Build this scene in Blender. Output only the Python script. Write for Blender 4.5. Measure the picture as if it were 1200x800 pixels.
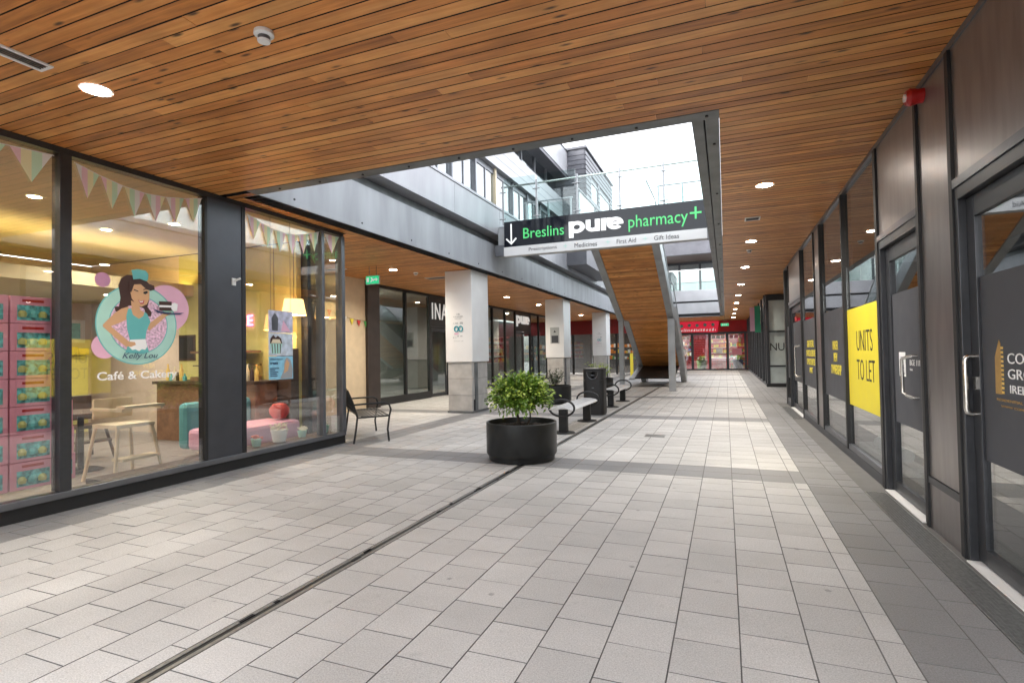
import bpy, math, random
from mathutils import Vector, Matrix
random.seed(7)
PI = math.pi
scene = bpy.context.scene
for o in list(bpy.data.objects): bpy.data.objects.remove(o, do_unlink=True)
C = bpy.data.collections.new("arcade"); scene.collection.children.link(C)

# ------------------------------------------------------------------ camera, sky, sun, exposure
EXPOSURE = 3.02
SKY_STRENGTH = 0.15
SUN_STRENGTH = 0.5
SUN_ELEV, SUN_AZ = math.radians(30), math.radians(262)
cam_d = bpy.data.cameras.new("camera"); cam_d.lens = 628/1200*36; cam_d.sensor_width = 36
cam_d.clip_end = 500; cam_d.clip_start = 0.05
cam = bpy.data.objects.new("camera", cam_d); C.objects.link(cam); scene.camera = cam
def cam_axes(yaw, pitch, roll):
    f = Vector((-math.sin(yaw)*math.cos(pitch), math.cos(yaw)*math.cos(pitch), math.sin(pitch)))
    r = Vector((math.cos(yaw), math.sin(yaw), 0)); u = r.cross(f)
    return r*math.cos(roll)+u*math.sin(roll), u*math.cos(roll)-r*math.sin(roll), f
_r, _u, _f = cam_axes(0.3787, 0.0228, -0.0180)
CAM = Vector((0, 0, 1.4))
cam.matrix_world = Matrix(((_r.x, _u.x, -_f.x, 0), (_r.y, _u.y, -_f.y, 0), (_r.z, _u.z, -_f.z, 1.4), (0, 0, 0, 1)))

world = bpy.data.worlds.new("World"); scene.world = world; world.use_nodes = True
wn = world.node_tree.nodes; wl = world.node_tree.links
sky = wn.new("ShaderNodeTexSky"); sky.sky_type = 'NISHITA'; sky.sun_disc = False
sky.sun_elevation = SUN_ELEV; sky.sun_rotation = SUN_AZ; sky.air_density = 1.0; sky.dust_density = 4.0
hs = wn.new("ShaderNodeHueSaturation"); hs.inputs['Saturation'].default_value = 0.2
wl.new(sky.outputs[0], hs.inputs['Color']); bg = wn['Background']
wl.new(hs.outputs[0], bg.inputs['Color']); bg.inputs['Strength'].default_value = SKY_STRENGTH
sun_d = bpy.data.lights.new("sun", 'SUN'); sun_d.energy = SUN_STRENGTH; sun_d.angle = math.radians(25); sun_d.color = (1, .97, .93)
sun = bpy.data.objects.new("sun", sun_d); C.objects.link(sun)
sd = Vector((math.sin(SUN_AZ)*math.cos(SUN_ELEV), math.cos(SUN_AZ)*math.cos(SUN_ELEV), math.sin(SUN_ELEV)))
sun.rotation_euler = sd.to_track_quat('Z', 'Y').to_euler()
vs = scene.view_settings; vs.view_transform = 'Standard'; vs.look = 'None'; vs.gamma = 1; vs.use_curve_mapping = False; vs.exposure = EXPOSURE
scene.render.engine = 'CYCLES'
cy = scene.cycles; cy.max_bounces = 12; cy.diffuse_bounces = 5; cy.glossy_bounces = 5; cy.transparent_max_bounces = 24
cy.transmission_bounces = 8; cy.sample_clamp_indirect = 6; cy.caustics_reflective = False; cy.caustics_refractive = False

# ------------------------------------------------------------------ materials
def N(nt, t, **kw):
    n = nt.nodes.new(t)
    for k, v in kw.items(): setattr(n, k, v)
    return n
MATS = {}
def pm(name, base, rough=.5, metal=0, var=.12, scale=6, bump=0, bscale=80, spec=None, stretch=None, coat=0):
    if name in MATS: return MATS[name]
    m = bpy.data.materials.new(name); m.use_nodes = True; nt = m.node_tree; L = nt.links
    b = nt.nodes['Principled BSDF']; g = N(nt, "ShaderNodeNewGeometry")
    src = g.outputs['Position']
    if stretch:
        mp = N(nt, "ShaderNodeMapping"); mp.inputs['Scale'].default_value = stretch; L.new(src, mp.inputs['Vector']); src = mp.outputs[0]
    nz = N(nt, "ShaderNodeTexNoise"); nz.inputs['Scale'].default_value = scale; nz.inputs['Detail'].default_value = 5
    L.new(src, nz.inputs['Vector'])
    mx = N(nt, "ShaderNodeMix", data_type='RGBA')
    mx.inputs[6].default_value = tuple(c*(1-var) for c in base)+(1,); mx.inputs[7].default_value = tuple(min(1, c*(1+var)) for c in base)+(1,)
    rp = N(nt, "ShaderNodeMapRange"); rp.inputs[1].default_value = .3; rp.inputs[2].default_value = .7
    L.new(nz.outputs['Fac'], rp.inputs[0]); L.new(rp.outputs[0], mx.inputs[0]); L.new(mx.outputs[2], b.inputs['Base Color'])
    b.inputs['Roughness'].default_value = rough; b.inputs['Metallic'].default_value = metal
    if spec is not None: b.inputs['Specular IOR Level'].default_value = spec
    if coat: b.inputs['Coat Weight'].default_value = coat; b.inputs['Coat Roughness'].default_value = .08
    if var > .02:
        rr = N(nt, "ShaderNodeMapRange"); rr.inputs[3].default_value = max(.02, rough*.85); rr.inputs[4].default_value = min(1, rough*1.2)
        L.new(nz.outputs['Fac'], rr.inputs[0]); L.new(rr.outputs[0], b.inputs['Roughness'])
    if bump:
        n2 = N(nt, "ShaderNodeTexNoise"); n2.inputs['Scale'].default_value = bscale; n2.inputs['Detail'].default_value = 3
        L.new(src, n2.inputs['Vector'])
        bp = N(nt, "ShaderNodeBump"); bp.inputs['Strength'].default_value = bump; bp.inputs['Distance'].default_value = .005
        L.new(n2.outputs['Fac'], bp.inputs['Height']); L.new(bp.outputs[0], b.inputs['Normal'])
    MATS[name] = m; return m
def emit(name, col, s):
    if name in MATS: return MATS[name]
    m = bpy.data.materials.new(name); m.use_nodes = True; b = m.node_tree.nodes['Principled BSDF']
    b.inputs['Base Color'].default_value = tuple(col)+(1,); b.inputs['Emission Color'].default_value = tuple(col)+(1,); b.inputs['Emission Strength'].default_value = s
    MATS[name] = m; return m
def glass(name, ior=1.45, tint=(.93, .96, .95), rough=0.0):
    if name in MATS: return MATS[name]
    m = bpy.data.materials.new(name); m.use_nodes = True; nt = m.node_tree; L = nt.links
    for n in list(nt.nodes): nt.nodes.remove(n)
    out = N(nt, "ShaderNodeOutputMaterial"); mix = N(nt, "ShaderNodeMixShader"); lw = N(nt, "ShaderNodeLayerWeight"); lw.inputs[0].default_value = .5
    pw = N(nt, "ShaderNodeMath", operation='POWER'); L.new(lw.outputs['Facing'], pw.inputs[0]); pw.inputs[1].default_value = 5
    f0 = ((ior-1)/(ior+1))**2; fr = N(nt, "ShaderNodeMath", operation='MULTIPLY_ADD'); L.new(pw.outputs[0], fr.inputs[0]); fr.inputs[1].default_value = 1-f0; fr.inputs[2].default_value = f0
    tr = N(nt, "ShaderNodeBsdfTransparent"); tr.inputs[0].default_value = tint+(1,)
    gl = N(nt, "ShaderNodeBsdfGlossy"); gl.inputs['Roughness'].default_value = rough
    L.new(fr.outputs[0], mix.inputs[0]); L.new(tr.outputs[0], mix.inputs[1]); L.new(gl.outputs[0], mix.inputs[2]); L.new(mix.outputs[0], out.inputs[0])
    MATS[name] = m; return m
def cloth(name, col):
    if name in MATS: return MATS[name]
    m = bpy.data.materials.new(name); m.use_nodes = True; nt = m.node_tree; L = nt.links
    for n in list(nt.nodes): nt.nodes.remove(n)
    out = N(nt, "ShaderNodeOutputMaterial"); mix = N(nt, "ShaderNodeMixShader"); mix.inputs[0].default_value = .12
    a = N(nt, "ShaderNodeBsdfDiffuse"); a.inputs[0].default_value = col+(1,); b = N(nt, "ShaderNodeBsdfTranslucent"); b.inputs[0].default_value = col+(1,)
    L.new(a.outputs[0], mix.inputs[1]); L.new(b.outputs[0], mix.inputs[2]); L.new(mix.outputs[0], out.inputs[0]); MATS[name] = m; return m
def tile_mat(name, base, rough):
    m = bpy.data.materials.new(name); m.use_nodes = True; nt = m.node_tree; L = nt.links; b = nt.nodes['Principled BSDF']
    g = N(nt, "ShaderNodeNewGeometry"); oi = N(nt, "ShaderNodeObjectInfo")
    add = N(nt, "ShaderNodeMath", operation='ADD'); L.new(g.outputs['Random Per Island'], add.inputs[0]); L.new(oi.outputs['Random'], add.inputs[1])
    fr = N(nt, "ShaderNodeMath", operation='FRACT'); L.new(add.outputs[0], fr.inputs[0])
    sp = N(nt, "ShaderNodeTexNoise"); sp.inputs['Scale'].default_value = 130; sp.inputs['Detail'].default_value = 4; sp.inputs['Roughness'].default_value = .8
    st = N(nt, "ShaderNodeTexNoise"); st.inputs['Scale'].default_value = 1.1; st.inputs['Detail'].default_value = 6; st.inputs['Roughness'].default_value = .65
    L.new(g.outputs['Position'], sp.inputs['Vector']); L.new(g.outputs['Position'], st.inputs['Vector'])
    def rng(src, a, b_, lo, hi):
        r = N(nt, "ShaderNodeMapRange"); r.inputs[1].default_value = a; r.inputs[2].default_value = b_; r.inputs[3].default_value = lo; r.inputs[4].default_value = hi
        L.new(src, r.inputs[0]); return r.outputs[0]
    def mul(x, y):
        k = N(nt, "ShaderNodeMath", operation='MULTIPLY'); L.new(x, k.inputs[0]); L.new(y, k.inputs[1]); return k.outputs[0]
    v = mul(mul(rng(fr.outputs[0], 0, 1, .91, 1.07), rng(sp.outputs['Fac'], .3, .7, .62, 1.34)), rng(st.outputs['Fac'], .3, .7, .86, 1.1))
    s3 = N(nt, "ShaderNodeTexNoise"); s3.inputs['Scale'].default_value = 9; s3.inputs['Detail'].default_value = 8; L.new(g.outputs['Position'], s3.inputs['Vector'])
    v = mul(v, rng(s3.outputs['Fac'], .62, .78, 1.0, .84))
    vg = N(nt, "ShaderNodeTexVoronoi"); vg.inputs['Scale'].default_value = 2.6; L.new(g.outputs['Position'], vg.inputs['Vector'])
    v = mul(v, rng(vg.outputs['Distance'], .035, .06, .62, 1.0))
    wv = N(nt, "ShaderNodeTexNoise"); wv.inputs['Scale'].default_value = .35; wv.inputs['Detail'].default_value = 3; L.new(g.outputs['Position'], wv.inputs['Vector'])
    v = mul(v, rng(wv.outputs['Fac'], .35, .65, .9, 1.06))
    mx = N(nt, "ShaderNodeVectorMath", operation='SCALE'); mx.inputs[0].default_value = base; L.new(v, mx.inputs['Scale']); L.new(mx.outputs[0], b.inputs['Base Color'])
    L.new(rng(st.outputs['Fac'], .3, .7, rough-.1, rough+.12), b.inputs['Roughness'])
    bp = N(nt, "ShaderNodeBump"); bp.inputs['Strength'].default_value = .12; bp.inputs['Distance'].default_value = .002
    L.new(sp.outputs['Fac'], bp.inputs['Height']); L.new(bp.outputs[0], b.inputs['Normal'])
    return m
def wood_mat(name, dark, mid, light, rough=.42):
    m = bpy.data.materials.new(name); m.use_nodes = True; nt = m.node_tree; L = nt.links; b = nt.nodes['Principled BSDF']
    g = N(nt, "ShaderNodeNewGeometry"); oi = N(nt, "ShaderNodeObjectInfo")
    add = N(nt, "ShaderNodeMath", operation='ADD'); L.new(g.outputs['Random Per Island'], add.inputs[0]); L.new(oi.outputs['Random'], add.inputs[1])
    fr = N(nt, "ShaderNodeMath", operation='FRACT'); L.new(add.outputs[0], fr.inputs[0])
    off = N(nt, "ShaderNodeVectorMath", operation='SCALE'); off.inputs[0].default_value = (37, 11, 23); L.new(fr.outputs[0], off.inputs['Scale'])
    pa = N(nt, "ShaderNodeVectorMath", operation='ADD'); L.new(g.outputs['Position'], pa.inputs[0]); L.new(off.outputs[0], pa.inputs[1])
    mp = N(nt, "ShaderNodeMapping"); mp.inputs['Scale'].default_value = (1.3, 26, 26); L.new(pa.outputs[0], mp.inputs['Vector'])
    nz = N(nt, "ShaderNodeTexNoise"); nz.inputs['Scale'].default_value = 1; nz.inputs['Detail'].default_value = 7; nz.inputs['Roughness'].default_value = .62; nz.inputs['Distortion'].default_value = .6
    L.new(mp.outputs[0], nz.inputs['Vector'])
    a2 = N(nt, "ShaderNodeMath", operation='MULTIPLY_ADD'); L.new(fr.outputs[0], a2.inputs[0]); a2.inputs[1].default_value = .55
    s1 = N(nt, "ShaderNodeMapRange"); s1.inputs[1].default_value = .25; s1.inputs[2].default_value = .75; s1.inputs[3].default_value = 0; s1.inputs[4].default_value = .62
    L.new(nz.outputs['Fac'], s1.inputs[0]); L.new(s1.outputs[0], a2.inputs[2])
    cr = N(nt, "ShaderNodeValToRGB"); e = cr.color_ramp.elements
    e[0].position = .05; e[0].color = dark+(1,); e[1].position = .95; e[1].color = light+(1,); k = cr.color_ramp.elements.new(.5); k.color = mid+(1,)
    L.new(a2.outputs[0], cr.inputs[0])
    # knots: sparse dark ovals
    m2 = N(nt, "ShaderNodeMapping"); m2.inputs['Scale'].default_value = (2.8, 10, 10); L.new(pa.outputs[0], m2.inputs['Vector'])
    vo = N(nt, "ShaderNodeTexVoronoi"); vo.inputs['Scale'].default_value = 1.0; L.new(m2.outputs[0], vo.inputs['Vector'])
    kr = N(nt, "ShaderNodeMapRange"); kr.inputs[1].default_value = .06; kr.inputs[2].default_value = .17; kr.inputs[3].default_value = .12; kr.inputs[4].default_value = 1
    L.new(vo.outputs['Distance'], kr.inputs[0])
    bn_ = N(nt, "ShaderNodeTexNoise"); bn_.inputs['Scale'].default_value = 2.2; bn_.inputs['Detail'].default_value = 5; L.new(pa.outputs[0], bn_.inputs['Vector'])
    br_ = N(nt, "ShaderNodeMapRange"); br_.inputs[1].default_value = .3; br_.inputs[2].default_value = .7; br_.inputs[3].default_value = .72; br_.inputs[4].default_value = 1.12; L.new(bn_.outputs['Fac'], br_.inputs[0])
    kk = N(nt, "ShaderNodeMath", operation='MULTIPLY'); L.new(kr.outputs[0], kk.inputs[0]); L.new(br_.outputs[0], kk.inputs[1])
    mm = N(nt, "ShaderNodeVectorMath", operation='SCALE'); L.new(cr.outputs[0], mm.inputs[0]); L.new(kk.outputs[0], mm.inputs['Scale'])
    L.new(mm.outputs[0], b.inputs['Base Color']); b.inputs['Roughness'].default_value = rough
    bp = N(nt, "ShaderNodeBump"); bp.inputs['Strength'].default_value = .1; bp.inputs['Distance'].default_value = .003
    L.new(nz.outputs['Fac'], bp.inputs['Height']); L.new(bp.outputs[0], b.inputs['Normal'])
    return m

M_TILE = tile_mat("pale granite paver", (.482, .475, .467), .62)
M_TILED = tile_mat("grey granite paver", (.23, .23, .235), .55)
M_JOINT = pm("joint sand", (.15, .147, .143), .9)
M_WOOD = wood_mat("cedar board", (.27, .085, .018), (.61, .235, .056), (.78, .38, .12))
M_BLACK = pm("gap shade and dirt black", (.008, .008, .009), .9)  # black paint for the shade in board gaps, also drain dirt
M_FRAME = pm("dark window frame", (.055, .057, .063), .34, .55, var=.1, scale=12)
M_FRAMEB = pm("black gasket", (.013, .013, .014), .5)
M_ALU = pm("grey aluminium", (.15, .155, .17), .33, .6, scale=5)
M_PANEL = pm("anthracite cladding", (.075, .078, .09), .4, .45, var=.12, scale=3)
M_BRONZE = pm("bronze anodised panel", (.27, .248, .242), .34, .7, var=.16, scale=2.2, stretch=(6, 6, 1))
M_STEEL = pm("painted grey steel", (.36, .375, .39), .42, .25, var=.16, scale=2.5, bump=.03)
M_STEELD = pm("weathered steel flange", (.17, .18, .185), .5, .35, var=.25, scale=4, bump=.08, bscale=30)
M_CONC = pm("grey beam paint", (.31, .322, .345), .5, .0, var=.2, scale=1.6, stretch=(1.6, 1.6, .3), bump=.06, bscale=40)
M_CLAD = pm("lilac grey cladding", (.32, .318, .34), .38, .25, var=.15, scale=1.6, stretch=(1.6, 1.6, .3))
M_CLADL = pm("pale cladding", (.39, .39, .41), .4, .1, var=.1, scale=1.5)
M_BOX = pm("grey louvre cladding", (.115, .115, .13), .45, .3, var=.15, scale=3)
M_WHITE = pm("white paint", (.78, .78, .77), .5, var=.04)
M_PLASTER = pm("white plaster casing", (.80, .79, .78), .7, var=.06, scale=1.6, bump=.04, bscale=60)
M_STONE = pm("limestone cladding", (.47, .45, .425), .6, var=.14, scale=5, bump=.05, bscale=50)
M_BEIGE = pm("beige render", (.62, .49, .33), .8, var=.06, bump=.08)
M_CHROME = pm("brushed steel", (.62, .60, .56), .24, 1.0, var=.08, scale=30)
M_GRATE = pm("grating steel", (.30, .30, .29), .4, .8, var=.2, scale=40)
M_DARKM = pm("black powder coat", (.009, .009, .010), .5, .0, var=.15, scale=30, bump=.06, bscale=220)
M_POT = pm("dark planter metal", (.018, .019, .019), .36, .3, var=.25, scale=6, bump=.05, bscale=40)
M_SOIL = pm("potting soil", (.03, .02, .014), .95, var=.5, scale=50, bump=1, bscale=60)
M_SILVER = pm("silver bench seat", (.78, .79, .80), .34, .35, var=.1, scale=20)
M_GLASS = glass("shop glass", 2.25, (.97, .98, .975))
M_GLASSR = glass("unit glass", 3.4, (.9, .92, .92))
M_GLASSB = glass("balustrade glass", 1.5, (.86, .93, .92))
M_GLASSW = glass("upper window glass", 3.6, (.85, .89, .9))
M_VINYL = pm("slate window film", (.055, .058, .068), .55, var=.06)
M_YELLOW = pm("yellow poster", (.60, .50, .025), .55, var=.04)
M_INK = pm("black ink", (.012, .012, .013), .5, var=.02)
M_GREY_INK = pm("grey ink", (.33, .34, .35), .5, var=.02)
M_DKINK = pm("charcoal print", (.05, .05, .055), .5, var=.02)
M_WHITEP = pm("white print", (.85, .85, .85), .5, var=.02)
M_YELP = pm("yellow print", (.75, .62, .05), .5, var=.02)
M_GOLD = pm("gold print", (.50, .30, .09), .4, .3, var=.15, scale=20)
M_GOLDL = pm("pale gold print", (.80, .55, .15), .4, .2, var=.1)
M_SIGN = pm("gloss black sign face", (.010, .012, .018), .06, 0, var=.05, spec=.3)
M_GREEN = emit("green sign letter", (.06, .42, .13), .12)
M_LIT = emit("illuminated letter", (.8, .8, .78), .06)
M_WSIGN = emit("white sign letter", (.85, .85, .85), .06)
M_LAMP = emit("lamp disc", (1, .95, .86), 16)
M_WARMLAMP = emit("warm lamp disc", (1, .86, .62), 16)
M_RED = pm("red alarm plastic", (.42, .012, .010), .35, var=.05)
M_REDF = pm("red shop fascia", (.50, .015, .02), .5, var=.12, scale=3)
M_PINKB = pm("pink box card", (.78, .30, .38), .6, var=.06)
M_TEAL = pm("teal print", (.14, .50, .47), .5, var=.25, scale=18)
M_PINK = pm("pink print", (.74, .42, .55), .55, var=.05)
M_MINT = pm("mint print", (.40, .66, .58), .55, var=.05)
M_SKIN = pm("tan print", (.62, .36, .19), .55, var=.04)
M_HAIR = pm("brown print", (.05, .018, .012), .5, var=.1)
M_TEALP = pm("aqua print", (.13, .45, .45), .5, var=.04)
M_NAVY = pm("navy print", (.015, .03, .10), .5, var=.04)
M_YWALL = pm("yellow cafe wall", (.60, .55, .20), .7, var=.06)
M_PWALL = pm("salmon cafe wall", (.66, .54, .44), .7, var=.06)
M_CEILC = pm("cafe ceiling paint", (.60, .53, .34), .7, var=.05)
M_CFLOOR = pm("cafe floor", (.22, .195, .18), .35, var=.25, scale=8)
M_CREAM = pm("cream paint", (.72, .62, .44), .5, var=.06)
M_DWOOD = pm("dark walnut", (.07, .04, .028), .45, var=.3, scale=10)
M_OWOOD = pm("orange wood counter", (.21, .11, .065), .4, var=.3, scale=7)
M_LEAF = pm("glossy leaf", (.135, .25, .03), .36, var=.55, scale=14)
M_LEAFL = pm("lime and highlight leaf", (.42, .54, .09), .42, var=.35, scale=14)
M_LEAFG = pm("grey green leaf", (.10, .125, .075), .5, var=.4, scale=20)
M_BARK = pm("shrub bark", (.045, .032, .022), .85, var=.3, scale=40, bump=.3)
M_GALV = pm("light shop interior", (.42, .43, .42), .7, var=.05)
M_DKINT = pm("dark shop interior", (.06, .06, .065), .7, var=.1)
M_FROST = pm("frosted glass film", (.55, .62, .61), .35, var=.06)

# ------------------------------------------------------------------ mesh helpers
OFF = {}
class MB:
    def __init__(s): s.v = []; s.f = []; s.m = []
    def box(s, x0, x1, y0, y1, z0, z1, mi=0):
        a = len(s.v)
        s.v += [(x, y, z) for z in (z0, z1) for y in (y0, y1) for x in (x0, x1)]
        for q in ((0, 2, 3, 1), (4, 5, 7, 6), (0, 1, 5, 4), (2, 6, 7, 3), (0, 4, 6, 2), (1, 3, 7, 5)):
            s.f.append([a+i for i in q]); s.m.append(mi)
        return s
    def obox(s, c, ux, uy, uz, mi=0):       # oriented box from centre and half vectors
        c, ux, uy, uz = map(Vector, (c, ux, uy, uz)); a = len(s.v)
        s.v += [tuple(c+ux*i+uy*j+uz*k) for k in (-1, 1) for j in (-1, 1) for i in (-1, 1)]
        for q in ((0, 2, 3, 1), (4, 5, 7, 6), (0, 1, 5, 4), (2, 6, 7, 3), (0, 4, 6, 2), (1, 3, 7, 5)):
            s.f.append([a+i for i in q]); s.m.append(mi)
        return s
    def bar(s, p, q, w, d, up=(0, 0, 1), mi=0):
        p, q = Vector(p), Vector(q); t = (q-p); n = t.normalized(); sd_ = n.cross(Vector(up)).normalized(); u = sd_.cross(n)
        return s.obox((p+q)/2, t/2, sd_*w/2, u*d/2, mi)
    def prism(s, pts, O, U, V, Nn, t, mi=0):   # polygon (u,v) extruded along Nn by t
        O, U, V, Nn = map(Vector, (O, U, V, Nn)); a = len(s.v); n = len(pts)
        s.v += [tuple(O+U*u+V*v) for u, v in pts]+[tuple(O+U*u+V*v+Nn*t) for u, v in pts]
        s.f.append([a+n+i for i in range(n)]); s.f.append([a+n-1-i for i in range(n)]); s.m += [mi, mi]
        for i in range(n):
            j = (i+1) % n; s.f.append([a+i, a+j, a+n+j, a+n+i]); s.m.append(mi)
        return s
    def tube(s, pts, r, n=8, closed=False, mi=0, caps=True):
        P = [Vector(p) for p in pts]; a = len(s.v); k = len(P); up = None
        for i, p in enumerate(P):
            t = (P[(i+1) % k]-P[i-1]) if closed else (P[min(i+1, k-1)]-P[max(i-1, 0)])
            t.normalize()
            if up is None:
                up = Vector((0, 0, 1)) if abs(t.z) < .9 else Vector((1, 0, 0))
            sd_ = t.cross(up).normalized(); up = sd_.cross(t).normalized()
            rr = r[i] if isinstance(r, (list, tuple)) else r
            for j in range(n):
                q = 2*PI*j/n; s.v.append(tuple(p+sd_*math.cos(q)*rr+up*math.sin(q)*rr))
        for i in range(k if closed else k-1):
            b0 = a+i*n; b1 = a+((i+1) % k)*n
            for j in range(n):
                s.f.append([b0+j, b0+(j+1) % n, b1+(j+1) % n, b1+j]); s.m.append(mi)
        if not closed and caps:
            s.f.append([a+j for j in range(n)][::-1]); s.f.append([a+(k-1)*n+j for j in range(n)]); s.m += [mi, mi]
        return s
    def lathe(s, prof, c, n=32, mi=0):
        a = len(s.v); k = len(prof)
        for r, z in prof:
            for j in range(n):
                q = 2*PI*j/n; s.v.append((c[0]+r*math.cos(q), c[1]+r*math.sin(q), c[2]+z))
        for i in range(k-1):
            for j in range(n):
                s.f.append([a+i*n+j, a+i*n+(j+1) % n, a+(i+1)*n+(j+1) % n, a+(i+1)*n+j]); s.m.append(mi)
        return s
    def disc(s, c, r, nrm=(0, 0, -1), n=24, mi=0):
        nrm = Vector(nrm); u = nrm.orthogonal().normalized(); v = nrm.cross(u); a = len(s.v)
        s.v += [tuple(Vector(c)+u*r*math.cos(2*PI*j/n)+v*r*math.sin(2*PI*j/n)) for j in range(n)]
        s.f.append([a+j for j in range(n)]); s.m.append(mi); return s
    def build(s, name, mat, parent=None, smooth=False, bev=0, loc=None):
        me = bpy.data.meshes.new(name); o = Vector(OFF.get(parent.name, (0, 0, 0))) if parent else Vector(loc or (0, 0, 0))
        me.from_pydata([tuple(Vector(v)-o) for v in s.v], [], s.f)
        for m in (mat if isinstance(mat, (list, tuple)) else [mat]): me.materials.append(m)
        if isinstance(mat, (list, tuple)): me.polygons.foreach_set('material_index', s.m)
        me.update()
        return link(name, me, parent, o, smooth, bev)
def link(name, me, parent, o, smooth=False, bev=0):
    ob = bpy.data.objects.new(name, me); C.objects.link(ob)
    if parent: ob.parent = parent; OFF[ob.name] = tuple(o)
    else: ob.location = o; OFF[ob.name] = tuple(o)
    if smooth:
        me.polygons.foreach_set('use_smooth', [True]*len(me.polygons))
        md = ob.modifiers.new("es", 'EDGE_SPLIT'); md.split_angle = math.radians(40)
    if bev:
        md = ob.modifiers.new("bevel", 'BEVEL'); md.width = bev; md.segments = 2; md.limit_method = 'ANGLE'; md.angle_limit = math.radians(50)
    return ob
def B(name, mat, parent, x0, x1, y0, y1, z0, z1, bev=0): return MB().box(x0, x1, y0, y1, z0, z1).build(name, mat, parent, bev=bev)
def thing(name, label, cat, loc=(0, 0, 0), group=None):
    o = bpy.data.objects.new(name, None); C.objects.link(o); o.location = loc; o.empty_display_size = .2
    o['label'] = label; o['category'] = cat
    if group: o['group'] = group
    OFF[o.name] = tuple(loc); return o
def tag(o, label, cat, group=None):
    o['label'] = label; o['category'] = cat
    if group: o['group'] = group
    return o
def struct(o): o['kind'] = 'structure'; return o
def stuff(o): o['kind'] = 'stuff'; return o
def copy_tree(o, parent=None):
    c = o.copy(); C.objects.link(c)
    if parent: c.parent = parent
    OFF[c.name] = OFF.get(o.name, (0, 0, 0))
    for ch in list(o.children): copy_tree(ch, c)
    return c
def text(s, mat, parent, box, O, U, V, Nn, depth=.004, bold=0, name='lettering', shear=0, spacing=1.0, align='LEFT', line=1.0, fit=True):
    """box=(u0,u1,v0,v1) in plane coordinates"""
    cu = bpy.data.curves.new("lettering", 'FONT'); cu.body = s; cu.size = 1; cu.offset = bold; cu.shear = shear; cu.space_character = spacing
    cu.align_x = align; cu.space_line = line; cu.resolution_u = 3; cu.extrude = .5
    tmp = bpy.data.objects.new("lettering", cu); C.objects.link(tmp)
    dg = bpy.context.evaluated_depsgraph_get(); me = bpy.data.meshes.new_from_object(tmp.evaluated_get(dg))
    bpy.data.objects.remove(tmp); bpy.data.curves.remove(cu)
    xs = [v.co.x for v in me.vertices]; ys = [v.co.y for v in me.vertices]
    x0, x1, y0, y1 = min(xs), max(xs), min(ys), max(ys); u0, u1, v0, v1 = box
    O, U, V, Nn = map(Vector, (O, U, V, Nn)); o = Vector(OFF.get(parent.name, (0, 0, 0))) if parent else Vector((0, 0, 0))
    for v in me.vertices:
        a = u0+(v.co.x-x0)/(x1-x0)*(u1-u0); b = v0+(v.co.y-y0)/(y1-y0)*(v1-v0)
        v.co = O+U*a+V*b+Nn*(depth if v.co.z > 0 else 0)-o
    me.materials.clear(); me.materials.append(mat)
    return link(name, me, parent, o)
def pure_word(mat, parent, box, O, U, V, Nn, depth):
    O, U, V, Nn = map(Vector, (O, U, V, Nn)); u0, u1, v0, v1 = box; sx = (u1-u0)/3.32; sy = (v1-v0)/1.36; k = [0]
    def rect(m, x, a, b, c, d): put(m, [(x+a, c), (x+b, c), (x+b, d), (x+a, d)])
    def put(m, pts):
        k[0] += 1; m.prism([(u0+px*sx, v0+(py+.36)*sy) for px, py in pts], O, U, V, Nn, depth+.0006*k[0])
    def arc(m, cx, cy_, R_, r_, a0, a1, n=26):
        for i in range(n):
            p, q = math.radians(a0+(a1-a0)*i/n), math.radians(a0+(a1-a0)*(i+1)/n)
            m.prism([(u0+(cx+R*math.cos(t))*sx, v0+(cy_+R*math.sin(t)+.36)*sy) for R, t in ((r_, p), (R_, p), (R_, q), (r_, q))], O, U, V, Nn, depth)
    m = MB(); arc(m, .5, .5, .5, .2, 0, 360); rect(m, 0, 0, .29, -.36, 1.0); m.build('letter', mat, parent)
    m = MB(); arc(m, 1.06+.42, .44, .44, .15, 180, 360); rect(m, 1.06, 0, .29, .42, 1); rect(m, 1.06, .56, .86, 0, 1); m.build('letter', mat, parent)
    m = MB(); rect(m, 1.99, 0, .29, 0, 1); arc(m, 1.99+.48, .52, .48, .2, 72, 150, 10); m.build('letter', mat, parent)
    m = MB(); arc(m, 2.82, .5, .5, .2, 0, 318); rect(m, 2.82, -.3, .49, .4, .6); m.build('letter', mat, parent)
XP, YP, ZP = Vector((1, 0, 0)), Vector((0, 1, 0)), Vector((0, 0, 1))
def project(p):
    d = Vector(p)-CAM; z = d.dot(_f)
    if z < .1: return None
    return 512+535.9*d.dot(_r)/z, 341-535.9*d.dot(_u)/z, z

# ================================================================== FLOOR
ZC = 3.43
floor = struct(B('floor', M_JOINT, None, -60, 60, -60, 80, -.4, -.0045))
tiles = []   # (x0,x1,y0,y1,dark)
bands = [(-99, -4.2), (1.1-5.1*1, 1.7-5.1), (6.3, 6.9), (11.4, 12.0), (16.5, 17.1), (21.6, 22.2), (26.7, 27.3), (31.8, 32.4), (36.9, 37.5)]
def column(x0, x1, off, dark, ya=-3.4, yb=40):
    cuts = sorted([b for b in bands if b[1] > ya])
    y = ya
    segs = []
    for b0, b1 in cuts:
        if b0 > y: segs.append((y, b0, False))
        segs.append((max(b0, ya), b1, True)); y = b1
    segs.append((y, yb, False))
    for a, b, isband in segs:
        t = a
        nxt = a + (.15 if (off and not isband) else .30)
        while t < b-.01:
            e = min(nxt, b)
            if e-t > .02: tiles.append((x0, x1, t, e, dark or isband))
            t = e; nxt = t+.30
k = 0; x = -2.37
while x < .62: column(x, x+.3, k % 2, False); x += .3; k += 1
column(.63, .75, 1, False); column(.75, 1.05, 0, True); column(1.05, 1.22, 1, True)
column(-2.57, -2.46, 1, False)
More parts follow.
